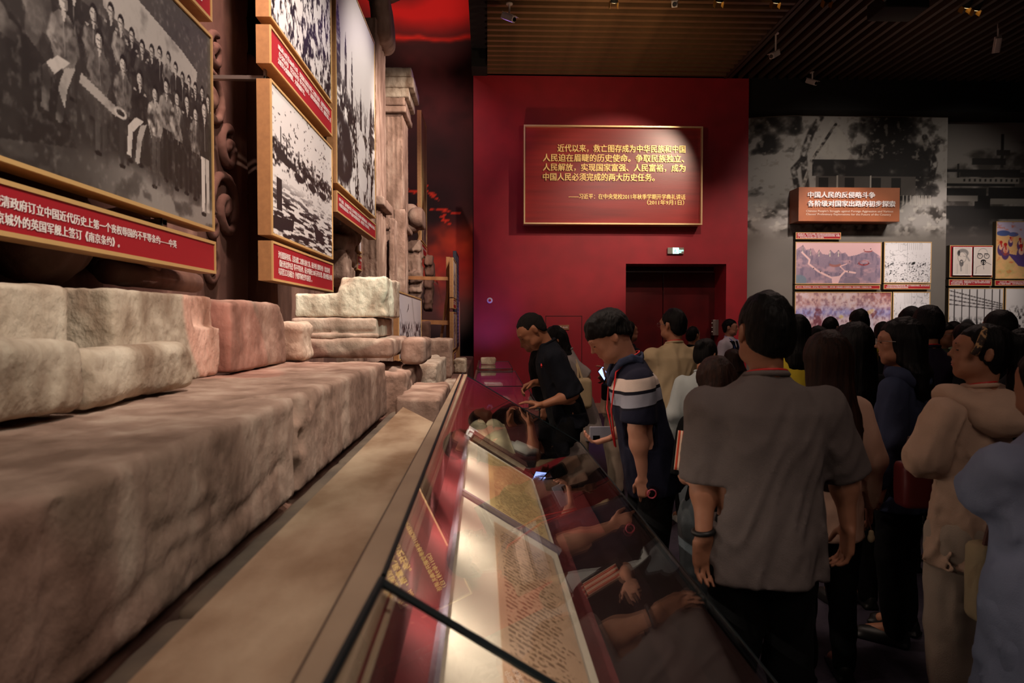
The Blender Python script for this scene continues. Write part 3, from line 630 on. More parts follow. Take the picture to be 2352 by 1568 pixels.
# smooth sloping slab beside the case, and the channel behind it
b = MB(); x0, x1 = -.408, -.204
b.hexa([(x0, .05, 1.12), (x1, .05, 1.12), (x1, 2.72, 1.12), (x0, 3.28, 1.12), (x0, .05, 1.2), (x1, .05, 1.2), (x1, 2.72, 1.2), (x0, 3.28, 1.2)])
me = pymesh('stone_slab', b.v, b.f); bm = bmesh.new(); bm.from_mesh(me); bmesh.ops.bevel(bm, geom=bm.edges[:], offset=.008, segments=3, affect='EDGES'); bm.to_mesh(me); bm.free()
tag(link('stone_slab', me, M['stone_slab'], None, False), 'smooth beige stone slab running beside the rim of the long glass case', 'stone slab')
M['channel'] = mat('grey_stone_channel', '5e544a', .8, '766858', 6, bump=.3)
g = Grid((-.57, .0, .98), (-.40, 3.9, 1.13), .016); g.add(rbox((-.485, 1.95, 1.05), (.06, 1.88, .055), .02))
for yy_ in (1.18, 2.45, 3.3): g.add(rbox((-.485, yy_, 1.11), (.09, .012, .05), .005), .01, 's')
g.disp(lambda x, y, z: .006*fbm(x*14, y*9, z*14, 3)); tag(link('stone_channel', g.mesh('stone_channel'), M['channel'], None, True), 'dark narrow stone channel between the slab and the front course', 'channel')
b = MB(); b.box((-.58, .0, 0), (-.21, 2.9, 1.0)); b.box((-.40, .04, .9), (-.22, 2.7, 1.12)); tag(b.make('trim_6', M['stone_dark']), kind='structure')

# column base, moulded, torn on the right
cb = empty('column_base', (-.9, 4.8, 1.372), 'moulded column base with torn right edge standing past the front course', 'column base')
stone('plinth_moulding', None, (-1.28, 4.30, 1.372), (-.60, 5.2, 1.50), .018, .05, .014, 6, 31, 'stone', parent=cb)
stone('step_moulding', None, (-1.25, 4.38, 1.50), (-.71, 5.15, 1.632), .018, .02, .010, 7, 33, 'stone', parent=cb, extra=lambda g: (g.add(seg((-1.3, 4.385, 1.53), (-.7, 4.385, 1.53), .014), .01, 's'), g.add(seg((-1.3, 4.37, 1.515), (-.7, 4.37, 1.515), .02), .01)))
def torn(g):
    for k in range(6): g.add(seg((-.80+k*.03, 4.42, 1.6), (-.80+k*.03, 4.42, 1.95), .008), .01, 's')
    g.add(rbox((-1.2, 4.75, 1.92), (.23, .5, .13), .01), .02, 's')
    for (x, z, r_) in ((-.95, 1.92, .07), (-.75, 1.95, .06), (-.62, 1.72, .05), (-1.15, 1.9, .06)): g.add(ell((x, 4.44, z), (r_, .08, r_)), .04, 's')
stone('shaft', None, (-1.24, 4.43, 1.632), (-.65, 5.1, 1.90), .014, .02, .014, 8, 35, 'stone_pale', parent=cb, extra=torn)
stone('broken_stone', 'rounded stone jutting right from the column base towards the camp picture', (-.585, 4.6, 1.31), (-.42, 5.2, 1.50), .015, .07, .022, 8, 37, 'stone', 'stone')
stone('broken_stone', 'rough upright stone under the column base', (-.98, 4.2, .90), (-.50, 5.2, 1.30), .018, .05, .04, 9, 41, 'stone', 'stone')
# far loose stones
far = [('stone_block', 'brown-sided block lying beyond the end of the smooth slab', (-.46, 3.42, .86), (-.235, 4.35, 1.225), 'stone', 43, .025),
       ('stone_block', 'long grey block with a carved side below the battle picture', (-.74, 5.35, .93), (-.40, 6.6, 1.27), 'stone_pale', 45, .03),
       ('broken_stone', 'pale knob-shaped stone at the right end of the grey block', (-.62, 6.7, .93), (-.48, 7.0, 1.27), 'stone_pale', 47, .06),
       ('stone_block', 'squared brown block under the wooden rail of the far picture frame', (-.80, 8.1, .93), (-.44, 8.9, 1.40), 'stone', 49, .03),
       ('broken_stone', 'pale angular stone low beside the far end of the long case', (-.37, 5.6, .93), (-.25, 6.0, 1.11), 'stone_pale', 51, .04),
       ('broken_stone', 'small pale stone near the foot of the dark text board', (-.45, 8.9, .93), (-.28, 9.4, 1.12), 'stone_pale', 53, .04),
       ('stone_block', 'pale block lying on the farthest glass case', (-.10, 9.6, 1.004), (.12, 9.9, 1.10), 'stone_pale', 55, .015),
       ('broken_stone', 'dark upright stone behind the wooden rail', (-1.15, 9.9, .93), (-.85, 10.3, 1.62), 'stone_dark', 57, .05),
       ('broken_stone', 'flat leaning stone between the column base and the battle picture', (-.97, 5.45, .93), (-.80, 5.9, 1.42), 'stone', 59, .05)]
for nm, lb, lo, hi, mt_, sd, r_ in far: stone(nm, lb, lo, hi, .018, r_, .02, 8, sd, mt_, 'stone' if nm == 'broken_stone' else 'stone block')

# tall carved wall behind the boards
cw = empty('carved_wall', (-1.75, 4, 1.0), 'dark carved stone wall with scrollwork behind the photo boards', 'carved wall')
def cwx(g):
    g.add(rbox((-1.74, 5.6, 2.6), (.06, .5, 1.0), .02), .03)
def swirl(cy, cz, r0, r1, t0, t1, n=26, x=-1.70):
    return [(x, cy+(r0+(r1-r0)*i/n)*math.cos(t0+(t1-t0)*i/n), cz+(r0+(r1-r0)*i/n)*math.sin(t0+(t1-t0)*i/n)) for i in range(n+1)]
stone('wall_body', None, (-2.1, -1.0, 1.0), (-1.75, 5.15, 4.5), .05, .02, .02, 2.4, 61, 'stone_dark', parent=cw)
stone('wall_body', None, (-2.1, 5.15, 1.0), (-1.72, 7.9, 3.6), .05, .02, .03, 2.4, 63, 'stone_dark', parent=cw)
g = Grid((-1.85, 3.7, 1.7), (-1.6, 7.3, 3.5), .018)
for cy, cz, s_ in ((4.42, 3.0, 1), (4.62, 2.35, 1.25), (4.35, 1.95, .8), (6.4, 2.2, 1.1), (6.9, 2.0, 1)):
    for q in (swirl(cy, cz, .03, .2*s_, 0, 9.5), swirl(cy+.05, cz+.32*s_, .02, .12*s_, PI, -5)):
        for a_, c_ in zip(q[:-1], q[1:]): g.add(seg((a_[0]-.035, a_[1], a_[2]), (c_[0]-.035, c_[1], c_[2]), .024*s_), .012)
    g.add(ell((-1.74, cy, cz), (.04, .06, .06)), .02)
g.disp(lambda x, y, z: .008*fbm(x*12, y*12, z*12, 2)); link('scrollwork', g.mesh('scrollwork'), M['stone_dark'], cw, True)
for (cy, cz, r_) in ((1.98, 1.93, .17), (2.5, 1.94, .21), (3.08, 1.93, .17)):
    g = Grid((-1.78, cy-r_-.05, cz-r_-.05), (-1.4, cy+r_+.05, cz+r_+.05), .015)
    g.add(ell((-1.6, cy, cz), (.17, r_, r_))); g.disp(lambda x, y, z: .006*np.sin(np.arctan2(z-cz-.15, y-cy)*18)); link('shell_ornament', g.mesh('shell_ornament'), M['stone_dark'], cw, True)
b = MB(); b.tube([(-1.5, 2.75, 1.80), (-1.5, 3.55, 1.80)], .05, 14); b.make('roll_moulding', M['stone_dark'], cw, True)

# pilasters and capitals
def pil(label, lo, hi, mt_='stone', flutes=4, name='pilaster', seed=3):
    r = empty(name, ((lo[0]+hi[0])/2, (lo[1]+hi[1])/2, lo[2]), label, 'pilaster')
    def fl(g):
        for k in range(flutes):
            y = lo[1]+(k+.5)*(hi[1]-lo[1])/flutes; g.add(seg((hi[0]+.004, y, lo[2]+.1), (hi[0]+.004, y, hi[2]-.05), .022), .01, 's')
            x = hi[0]-.03-(k+.3)*.07; g.add(seg((x, lo[1]-.004, lo[2]+.1), (x, lo[1]-.004, hi[2]-.05), .018), .01, 's')
    stone('shaft', None, lo, hi, .028, .015, .010, 5, seed, mt_, parent=r, extra=fl); return r
p1 = pil('tall fluted pilaster just beyond the tall street photograph', (-1.95, 8.2, .9), (-1.30, 8.9, 5.2), seed=71)
stone('cornice', None, (-1.98, 8.15, 2.98), (-1.22, 8.95, 3.10), .02, .04, .012, 6, 72, 'stone', parent=p1)
g = Grid((-2.0, 8.0, 4.9), (-1.0, 9.1, 6.6), .025)
for i in range(14):
    t = i/13; g.add(seg((-1.62+.34*(1-(1-t)**2)-.0, 8.42, 6.4-1.3*t), (-1.62+.34*(1-(1-t)**2), 8.8, 6.4-1.3*t), .12), .04)
    g.add(seg((-1.66+.36*(1-(1-t)**2), 8.34, 6.4-1.3*t), (-1.66+.36*(1-(1-t)**2), 8.35, 6.4-1.3*t), .07), .02)
g.disp(lambda x, y, z: .01*fbm(x*8, y*8, z*8, 3)); link('curved_bracket', g.mesh('curved_bracket'), M['stone'], p1, True)
g = Grid((-1.6, 8.4, 5.3), (-1.0, 9.3, 6.2), .02); g.add(seg((-1.42, 8.9, 5.86), (-1.28, 8.9, 5.86), .18)); g.add(seg((-1.25, 8.9, 5.86), (-1.20, 8.9, 5.86), .15), .02)
g.disp(lambda x, y, z: .008*fbm(x*10, y*10, z*10, 3)); link('scroll', g.mesh('scroll'), M['stone'], p1, True)
p2 = pil('square pilaster with a broken stepped capital, in front of the red sky', (-1.75, 10.3, .9), (-1.26, 11.0, 4.70), seed=75)
for (a_, c_, z0, z1, sd) in ((-1.78, -1.20, 4.70, 4.80, 76), (-1.75, -1.22, 4.80, 4.92, 77), (-1.80, -1.16, 4.92, 5.06, 78), (-1.85, -1.09, 5.06, 5.22, 79), (-1.83, -1.12, 5.22, 5.36, 80)):
    stone('capital_step', None, (a_, 10.22, z0), (c_, 11.1, z1), .02, .02, .010, 9, sd, 'stone_pale' if z0 > 4.9 else 'stone', parent=p2)
stone('ring_moulding', None, (-1.78, 10.25, 2.98), (-1.20, 11.05, 3.07), .02, .04, .006, 9, 82, 'stone', parent=p2)
# slanting edge moulding, volute and hanging carved fragments
g = Grid((-1.5, 11.0, 3.0), (-1.05, 11.8, 3.7), .018); g.add(rbox((-1.26, 11.4, 3.31), (.12, .2, .23), .1)); g.add(seg((-1.14, 11.2, 3.31), (-1.12, 11.6, 3.31), .16), .03)
g.disp(lambda x, y, z: .008*fbm(x*9, y*9, z*9, 3)); tag(link('stone_volute', g.mesh('stone_volute'), M['stone'], None, True), 'rounded stone volute sticking out beside the narrow hanging picture', 'volute')
def frag(label, lo, hi, sd, mt_='stone'):
    g = Grid(np.array(lo)-.1, np.array(hi)+.1, .022); lo, hi = np.array(lo), np.array(hi); rs = np.random.RandomState(sd)
    for k in range(9):
        t_ = (k+.5)/9; c = np.array([(lo[0]+hi[0])/2+rs.uniform(-.02, .02), lo[1]+(hi[1]-lo[1])*rs.rand(), lo[2]+(hi[2]-lo[2])*t_]); g.add(rbox(c, ((hi[0]-lo[0])*.5, (hi[1]-lo[1])*rs.uniform(.25, .5), (hi[2]-lo[2])*.10), .03, rotx(rs.uniform(-.35, .35)) @ roty(rs.uniform(-.15, .15))), .03)
    g.disp(lambda x, y, z: .022*np.abs(vnoise(x*22+sd, y*26, z*5+sd))+.012*vnoise(x*30, y*30, z*22)-.012, .06); return tag(link('carved_fragment', g.mesh('carved_fragment'), M[mt_], None, True), label, 'carving')
frag('pale carved relief hanging under the tall street photograph', (-1.68, 7.3, 1.95), (-1.5, 8.0, 2.75), 3, 'stone')
frag('carved leaf relief at the foot of the square pilaster', (-1.42, 9.7, 1.75), (-1.26, 10.05, 2.75), 5)
frag('draped carved fragment below the volute', (-1.36, 11.75, 2.05), (-1.14, 12.05, 2.95), 7)
fg = frag('dark draped fragment against the red sky', (-1.12, 12.15, 1.85), (-.98, 12.4, 2.75), 9, 'stone_dark')
b = MB(); b.tube([(-1.05, 12.3, 2.4), (-1.05, 14.49, 2.4)], .012, 8); b.make('rod', M['metal'], fg)
for i, (u0, u1, v0, v1, Y, lb) in enumerate([(905, 930, 480, 690, 9.45, 'narrow fluted stone strip left of the volute'), (893, 906, 500, 700, 9.05, 'slender broken stone strip beside the tall pilaster')]):
    a_, c_ = P(u0, v1, Y), P(u1, v0, Y); stone('stone_strip', lb, (a_[0], Y, .93), (c_[0], Y+.3, c_[2]), .018, .015, .012, 8, 91+i, 'stone', 'stone strip')

# ------------------------------------------------------------------ photo boards on the ruin
XB = -1.3; RY, UZ, NX = (0, 1, 0), (0, 0, 1), (1, 0, 0)
def yb(u, X=XB): return PX(u, 740, X)[1]
def zb_(u, v, X=XB): return PX(u, v, X)[2]
def pic_signing():
    p = Pic(400, 200, (.16, .155, .15)); W = p.w; n1 = p.n(5, 5, 1); n2 = p.n(16, 16, 2); n3 = p.n(50, 40, 3, 3)
    # mapped on the part in view: x' 0..1 left to right of the photo board, y' 0..1 top to bottom
    X = lambda a: a*W
    p.put(p.pg([(0, 0), (W, 0), (W, .34), (X(.5), .34), (0, .3)])*1.0, (.30, .295, .285)); p.put(np.clip(n2+n3-.05, 0, 1)*(p.y < .34), (.5, .49, .47), .7)
    p.put(p.pg([(X(.56), .16), (X(.66), .14), (X(.86), .20), (X(.93), .24), (X(.92), .34), (X(.72), .33), (X(.58), .30)]), (.80, .79, .77))
    p.put(np.clip((p.y-.84-n1*.04)*14, 0, 1)*np.clip((p.x/W-.45)*4, 0, 1), (.60, .59, .57)); p.put(np.clip((p.y-.84)*14, 0, 1)*np.clip(n2*4, 0, 1), (.3, .29, .28), .7)
    rs = np.random.RandomState(4)
    def man(x, y, s, coat, leg, face=.82, sit=0):
        x = X(x); h = s; tex = np.clip(.75+n3*1.2+n2*.6, 0, 1.4); q = rs.rand()
        p.put(p.pg([(x-h*.045, y+h*.13), (x+h*.045, y+h*.13), (x+h*.105, y+h*.20), (x+h*.115, y+h*.40), (x+h*.07, y+h*.52), (x-h*.07, y+h*.52), (x-h*.12, y+h*.40), (x-h*.10, y+h*.20)])*tex, [coat]*3)
        p.put(p.l([(x-h*.09, y+h*.21), (x-h*.125, y+h*.34), (x-h*.04, y+h*.42)], h*.026)*tex, [coat*1.25+.03]*3); p.put(p.l([(x+h*.09, y+h*.21), (x+h*.12, y+h*.36), (x+h*.05, y+h*.43)], h*.024)*tex, [coat*.8+.02]*3)
        if sit: p.put(p.pg([(x-h*.06, y+h*.44), (x+h*.06, y+h*.44), (x-h*.12, y+h*.60), (x-h*.15, y+h*.84), (x-h*.21, y+h*.83), (x-h*.19, y+h*.56)]), [leg]*3); p.put(p.pg([(x+h*.0, y+h*.50), (x+h*.10, y+h*.46), (x+h*.02, y+h*.64), (x-h*.03, y+h*.88), (x-h*.09, y+h*.87), (x-h*.05, y+h*.62)]), [leg*.85]*3)
        else: p.put(p.pg([(x-h*.07, y+h*.48), (x+h*.005, y+h*.48), (x-h*.012, y+h*.97), (x-h*.06, y+h*.97)]), [leg]*3); p.put(p.pg([(x+h*.01, y+h*.48), (x+h*.075, y+h*.48), (x+h*.075, y+h*.96), (x+h*.025, y+h*.96)]), [leg*.9]*3)
        for dx in (-.16, .0): p.put(p.e(x+h*dx*sit-h*.03*(1-sit), y+h*(.88 if sit else .985), h*.045, h*.02), [.06]*3)
        p.put(p.e(x+h*.006, y+h*.035, h*.05, h*.072), [.07]*3); p.put(p.e(x-h*.006, y+h*.066, h*.038, h*.058), [face]*3); p.put(p.e(x+h*.024, y+h*.07, h*.014, h*.045), [face*.6]*3); p.put(p.l([(x-h*.028, y+h*.055), (x+h*.012, y+h*.058)], h*.005), [.25]*3, .8); p.put(p.l([(x-h*.012, y+h*.095), (x+h*.008, y+h*.096)], h*.004), [.3]*3, .8)
        p.put(p.pg([(x-h*.025, y+h*.125), (x+h*.025, y+h*.125), (x, y+h*.21)]), [.78]*3)
        if q < .6: p.put(p.l([(x-h*.005, y+h*.2), (x+h*.004, y+h*.42)], h*.005), [.6]*3, .7)
        if q > .4:
            for dx in (-.08, .08): p.put(p.e(x+h*dx, y+h*.185, h*.022, h*.012), [.72]*3)
    for x, y, s, c_, l_ in [(.60, .27, .40, .2, .2), (.63, .285, .40, .55, .2), (.665, .30, .38, .1, .2), (.70, .315, .38, .2, .2), (.735, .30, .38, .12, .2), (.765, .28, .38, .1, .2), (.80, .27, .36, .5, .2), (.83, .29, .36, .12, .2), (.86, .31, .36, .1, .2), (.89, .30, .36, .2, .2), (.92, .31, .38, .12, .2), (.955, .30, .38, .1, .2), (.985, .32, .40, .2, .2), (.42, .33, .45, .35, .2), (.50, .30, .42, .1, .2), (.55, .33, .42, .4, .2)]: man(x, y, s, c_, l_)
    for x, y, s, c_, l_, st in [(.475, .36, .52, .5, .82, 1), (.565, .41, .46, .42, .3, 0), (.635, .44, .44, .46, .2, 0), (.69, .45, .44, .08, .88, 1), (.745, .47, .44, .75, .3, 0), (.79, .40, .46, .55, .12, 0), (.835, .42, .46, .62, .12, 0), (.88, .40, .48, .12, .12, 0), (.92, .43, .46, .5, .15, 0), (.965, .37, .58, .08, .9, 0)]: man(x, y, s, c_, l_, .86, st)
    p.put(p.e(X(.335), .58, .05, .05), [.72]*3); p.put(p.e(X(.36), .60, .045, .03), [.6]*3); p.put(p.e(X(.41), .52, .035, .10, .2), [.35]*3)
    p.put(p.pg([(X(.51), .62), (X(.60), .65), (X(.595), .84), (X(.515), .80)])*np.clip(.8+n3*2, 0, 1), (.25, .24, .23)); p.put(p.pg([(X(.515), .60), (X(.63), .66), (X(.61), .69), (X(.51), .64)]), (.74, .73, .7))
    p.put(p.e(X(.625), .665, .04, .022), [.85]*3); p.put(p.e(X(.625), .665, .026, .012), [.15]*3)
    p.put(p.pg([(X(.33), .5), (X(.45), .66), (X(.50), .88), (X(.33), .95)])*np.clip(.9+n2, 0, 1), (.085, .08, .078), .85)
    p.put(p.r(0, .0, X(.31), 1), (.09, .085, .08), .9); p.put(np.clip(n2*1.6-.2, 0, 1), (.05, .05, .05), .4); p.put(np.clip(n3*2.5-.4, 0, 1), (.7, .68, .66), .3)
    return p.sepia((.07, .055, .05), (.93, .9, .87))
def pic_crowd(seed=0, dense=.3, horizon=.25, smoke=True, nx=170, ny=200, vert=60):
    p = Pic(nx, ny, (.84, .83, .82)); n1 = p.n(6, 4, seed+1); n2 = p.n(34, 16, seed+2, 3); n3 = p.n(vert, vert*.5, seed+3, 3)
    g = np.clip((p.y-horizon-.08*n1)*6, 0, 1)
    p.put(g*np.clip((n2*1.4+n3)*4+.35, 0, 1), (.12, .10, .10)); p.put(g*np.clip(n3*5-1.1, 0, 1), (.9, .89, .87), .9)
    return p
def pic_street():
    p = pic_crowd(30, nx=170, ny=260, horizon=.42, vert=70); W = p.w
    for x0, x1, y0 in ((.0, .09, .30), (.18, .23, .36), (.33, .37, .40), (.55, .60, .50), (.84, .93, .45), (.93, 1, .47)): p.put(p.pg([(W*x0, y0), (W*(x0+x1)/2, y0-.1), (W*x1, y0+.02), (W*x1, .62), (W*x0, .62)])*np.clip(1+p.n(30, 60, 7)*2, 0, 1), (.22, .20, .20))
    for cx, cy, r_ in ((.6, .70, .07), (.62, .86, .08), (.55, .78, .05)): p.put(p.e(W*cx, cy, r_, r_*.8), (.88, .87, .86))
    p.put(p.e(W*.12, .82, .15, .16)*np.clip(1+p.n(12, 12, 8)*1.5, 0, 1), (.12, .1, .11)); return p
def pic_ships():
    p = Pic(190, 200, (.85, .84, .83)); W = p.w; n1 = p.n(5, 5, 41); n2 = p.n(14, 60, 42, 3); n3 = p.n(40, 40, 43, 3)
    band = np.clip(1-np.abs(p.y-.42-.05*n1)/.16, 0, 1); p.put(np.clip(band*2.2+n3*2.4-.9, 0, 1), (.13, .11, .12))
    p.put(np.clip((p.y-.58)*6, 0, 1)*np.clip(n2*5+.25, 0, 1), (.14, .12, .13)); p.put(np.clip(1-np.abs(p.y-.95)*9, 0, 1)*np.clip(n2*4+.6, 0, 1), (.13, .11, .12))
    for x, y0, y1 in ((.12, .24, .42), (.2, .3, .45), (.38, .3, .5), (.6, .28, .5), (.8, .3, .5)): p.put(p.l([(W*x, y0), (W*x, y1)], .006), (.12, .1, .1)); p.put(p.e(W*x, y1, .07, .03), (.15, .13, .14))
    p.put(p.r(W*.06, .60, W*.13, .82), (.14, .12, .13)); p.put(p.pg([(W*.0, .88), (W*.3, .84), (W*.28, .93), (0, .96)]), (.12, .1, .12)); p.put(p.pg([(W*.62, .80), (W*.82, .82), (W*.78, .90), (W*.66, .9)]), (.14, .12, .14)); p.put(np.clip(n3*6-2.2, 0, 1)*(p.y < .35), (.2, .18, .18)); return p
def pic_battle():
    p = Pic(150, 110, (.83, .81, .83)); W = p.w; n2 = p.n(40, 14, 51, 4); n1 = p.n(4, 4, 52)
    p.put(np.clip(1-np.abs(p.x-W*.52-p.y*.35)/.05, 0, 1)*(p.y < .45), (.6, .58, .58), .7)
    p.put(np.clip((p.y-.42)*8, 0, 1)*np.clip(n2*6+.25, 0, 1), (.10, .09, .1)); p.put(p.e(W*.37, .19, .015, .055, .2), (.08, .08, .1)); p.put(p.l([(W*.37, .2), (W*.32, .27)], .01), (.1, .1, .1)); p.put(p.l([(W*.06, .25), (W*.12, .42)], .012), (.4, .38, .38), .6); return p
def face_y(u): return yb(u)
y0, y1 = 1.15, yb(495)
bd = dict(cat='picture')
board('large framed group photograph nearest the camera, left wall', (XB, y0, zb_(495, 533)), RY, UZ, y1-y0, zb_(490, 86)-zb_(495, 533), .085, pic_signing(), side=1)
yc = yb(497)
board('long red caption board under the large group photograph', (XB, y0-.2, zb_(497, 629)), RY, UZ, yc-y0+.2, zb_(497, 556)-zb_(497, 629), .085, None,
      [(.207, .72, .62, .22, '1842年8月29日，英国强迫使清政府订立中国近代历史上第一个丧权辱国的不平等条约——中英'), (.19, .42, .45, .22, '清政府代表在停泊于长江的南京城外的英国军舰上签订《南京条约》。')], cat='caption board', bold=.035)
board('red caption board at the very top left, above the group photograph', (XB, y0, zb_(495, 60)), RY, UZ, y1-y0, .16, .085, None, [(.78, .85, .2, .26, '门户被打开'), (.78, .5, .17, .24, '近代史。')], cat='caption board')
ya, yz = yb(627), yb(766)
cap2 = '1856年10月至1860年10月，英国和法国发动第二次鸦片战争，迫使清政府签订\n《天津条约》《北京条约》等不平等条约，迫使清政府割让土地、赔偿巨款。英\n法联军火烧圆明园，大肆劫掠珍宝。'
cap3 = '沙皇俄国利用英、法发动第二次鸦片战争之机，通过中俄《瑷珲条约》《北京条约》\n《勘分西北界约记》等不平等条约，侵占中国领土150多万平方公里。图为沙俄侵占中国\n乌苏里江口名城伯力（今俄罗斯哈巴罗夫斯克）。'
z1 = zb_(625, 45)
board('crowded street photograph at the top of the second row of boards', (XB, ya, z1), RY, UZ, yz-ya, 1.35, .085, pic_crowd(20, nx=190, ny=190, horizon=.12))
board('red caption board between the street photograph and the ships photograph', (XB, ya, zb_(627, 152)), RY, UZ, yz-ya, zb_(624, 61)-zb_(627, 152), .085, None, [(.09, .80, .88, .56, cap2)], cat='caption board', bold=.03)
board('black and white photograph of ships and a town, second row', (XB, ya, zb_(765, 596)), RY, UZ, yz-ya, zb_(625, 184)-zb_(765, 596), .085, pic_ships())
board('red caption board with three lines under the ships photograph', (XB, ya, zb_(627, 644)), RY, UZ, yz-ya, zb_(625, 552)-zb_(627, 644), .085, None, [(.07, .80, .9, .62, cap3)], cat='caption board', bold=.03)
yb3, yz3 = yb(776), yb(864)
board('tall photograph of a street full of people right of the ships photograph', (XB, yb3, zb_(777, 423)), RY, UZ, yz3-yb3, 4.82-zb_(777, 423), .085, pic_street())
board('red two-line caption board under the tall street photograph', (XB, yb3, zb_(777, 488)), RY, UZ, yz3-yb3, zb_(777, 437)-zb_(777, 488)-.01, .085, None, [(.04, .76, .93, .44, '甲午战争，是中国近代史上日本帝国主义发动的大规模侵略战争，占领旅顺后进行屠杀，\n中国军民奋起反抗，甲午战争以中国失败告终，被迫签订《马关条约》。')], cat='caption board', bold=.03)
X4 = -1.5; y4, y5 = yb(822, X4), yb(861, X4)
def pic_small():
    p = pic_crowd(60, nx=70, ny=60, horizon=.0); p.put(p.r(0, .74, p.w, 1), (.85, .83, .85)); return p
board('small photograph half hidden below the tall street photograph', (X4, y4, zb_(822, 577, X4)), RY, UZ, y5-y4, .46, .075, pic_small())
board('small red caption board at the foot of the half hidden photograph', (X4, y4, zb_(822, 619, X4)), RY, UZ, y5-y4, zb_(822, 584, X4)-zb_(822, 619, X4), .075, None, [(.07, .78, .88, .16, '外国租界，形如中国领土上的国中之国。'), (.0+.03, .5, .13, .15, '旧景。')], cat='caption board')
X5 = -1.15; y6, y7 = 12.0, 13.05
def pic_narrow():
    p = Pic(60, 130, (.72, .66, .44)); p.put(np.clip((p.y-.3)*3, 0, 1)*np.clip(.5+p.n(7, 7, 71)*1.6, 0, 1), (.42, .26, .14)); p.put(np.clip((p.y-.75)*6, 0, 1), (.25, .24, .30), .8); p.put(np.clip(p.n(12, 12, 72)*3, 0, 1)*(p.y > .25), (.8, .7, .5), .6); return p
board('narrow colour picture hanging against the red sky', (X5, y6, 3.03), RY, UZ, y7-y6, 2.25, .07, pic_narrow())
board('small red caption board under the narrow colour picture', (X5, y6, 2.80), RY, UZ, y7-y6, .2, .07, None, [(.1, .7, .8, .16, '占领紫禁城，午门外集结。')], cat='caption board')
X6 = -.9; y8, y9 = yb(916, X6), yb(968, X6)
board('black and white battle picture standing low among the stones', (X6, y8, zb_(916, 829, X6)), RY, UZ, y9-y8, zb_(916, 668, X6)-zb_(916, 829, X6), .055, pic_battle())
board('faded red caption strip under the battle picture', (X6+.02, y8, zb_(916, 858, X6)), RY, UZ, y9-y8, .115, .05, None, [(.12, .68, .8, .28, '火烧圆明园后，英法联军占领下的北京城。')], cat='caption board')
X7 = -.55
board('small sepia picture at the top of the far board stack', (X7, 11.0, zb_(1042, 683, X7)), RY, UZ, 1.0, 2.64-zb_(1042, 683, X7), .06, pic_crowd(80, nx=30, ny=60))
board('small red caption in the middle of the far board stack', (X7, 11.0, zb_(1042, 708, X7)), RY, UZ, 1.0, .16, .06, None, [(.15, .8, .7, .4, '美国舰队\n侵略中国')], cat='caption board')
board('lower sepia picture of the far board stack', (X7, 11.0, zb_(1042, 803, X7)), RY, UZ, 1.0, zb_(1042, 716, X7)-zb_(1042, 803, X7), .06, pic_crowd(90, nx=40, ny=60, horizon=0))
board('bottom red caption of the far board stack', (X7, 11.0, zb_(1042, 834, X7)), RY, UZ, 1.0, .17, .06, None, [(.12, .85, .76, .7, '侵略者掠夺文物\n大批古籍外流\n圆明园遭焚毁')], cat='caption board')
M['ink_panel'] = mat('dark_blue_text_panel', '262a3c', .5)
tb2 = empty('text_board', (X7, 12.6, 1.14), 'tall dark board covered with rows of white text, behind the far board stack', 'text board')
b = MB(); b.box((X7-.06, 12.1, 1.14), (X7, 13.15, 2.86), .004); b.make('panel', M['ink_panel'], tb2)
b = MB(); b.box((X7-.05, 12.15, .92), (X7-.01, 12.2, 1.14)); b.make('leg', M['wood'], tb2); b = MB(); b.box((X7-.05, 13.05, .92), (X7-.01, 13.1, 1.14)); b.make('leg', M['wood'], tb2)
text('\n'.join(['英美法俄条约赔款割地通商口岸'[i % 5:]+'一八四二年' for i in range(26)]), .92, (X7+.003, 12.17, 2.8), RY, UZ, mat('dull_white_print', 'a8b0cc', .6), tb2, height=1.58)
b = MB(); b.box((-.62, 13.2, .93), (-.535, 13.26, 2.0)); tag(b.make('side_board', M['tan']), 'plain tan upright board edge beside the dark text board', 'board')
# wooden frame carrying the far boards
wf = empty('timber_trestle', (-1, 11.2, .93), 'pine trestle of rails and a leaning post carrying the far boards', 'frame')
for nm, a_, c_, w_ in (('rail', P(905, 637, 11.1), P(1031, 640, 11.1), .028), ('rail', P(968, 739, 11.12), P(1031, 741, 11.12), .035), ('rail', P(972, 780, 11.1), P(1030, 782, 11.1), .03), ('leaning_post', P(1010, 800, 11.3), P(1030, 660, 11.3), .022), ('post', P(1029, 590, 11.35), P(1029, 850, 11.35), .03), ('rail', P(972, 783, 10.8), P(975, 800, 10.8), .012)):
    a_, c_ = Vector(a_), Vector(c_); q = (c_-a_).to_track_quat('X', 'Z').to_matrix().to_4x4(); Mx = Matrix.Translation((a_+c_)/2) @ q
    b = MB(); b.box((-(c_-a_).length/2, -w_, -w_), ((c_-a_).length/2, w_, w_), 0, Mx); b.make(nm, M['wood'], wf)
# steel brackets that carry the near boards
for lb, yy_, z_, x_ in (('short steel bracket holding the ships photograph', 5.2, 2.11, -1.34), ('thin steel bracket behind the caption of the street photograph', 4.3, 3.1, -1.36), ('steel bracket behind the group photograph', 2.9, 2.015, -1.34), ('steel bracket holding the caption under the tall photograph', 6.6, 2.62, -1.4)):
    b = MB(); b.box((-1.74, yy_-.02, z_-.012), (x_, yy_+.02, z_+.012), .002); b.box((x_-.012, yy_-.02, z_-.09), (x_, yy_+.02, z_+.09), .002); tag(b.make('bracket', M['metal']), lb, 'bracket')

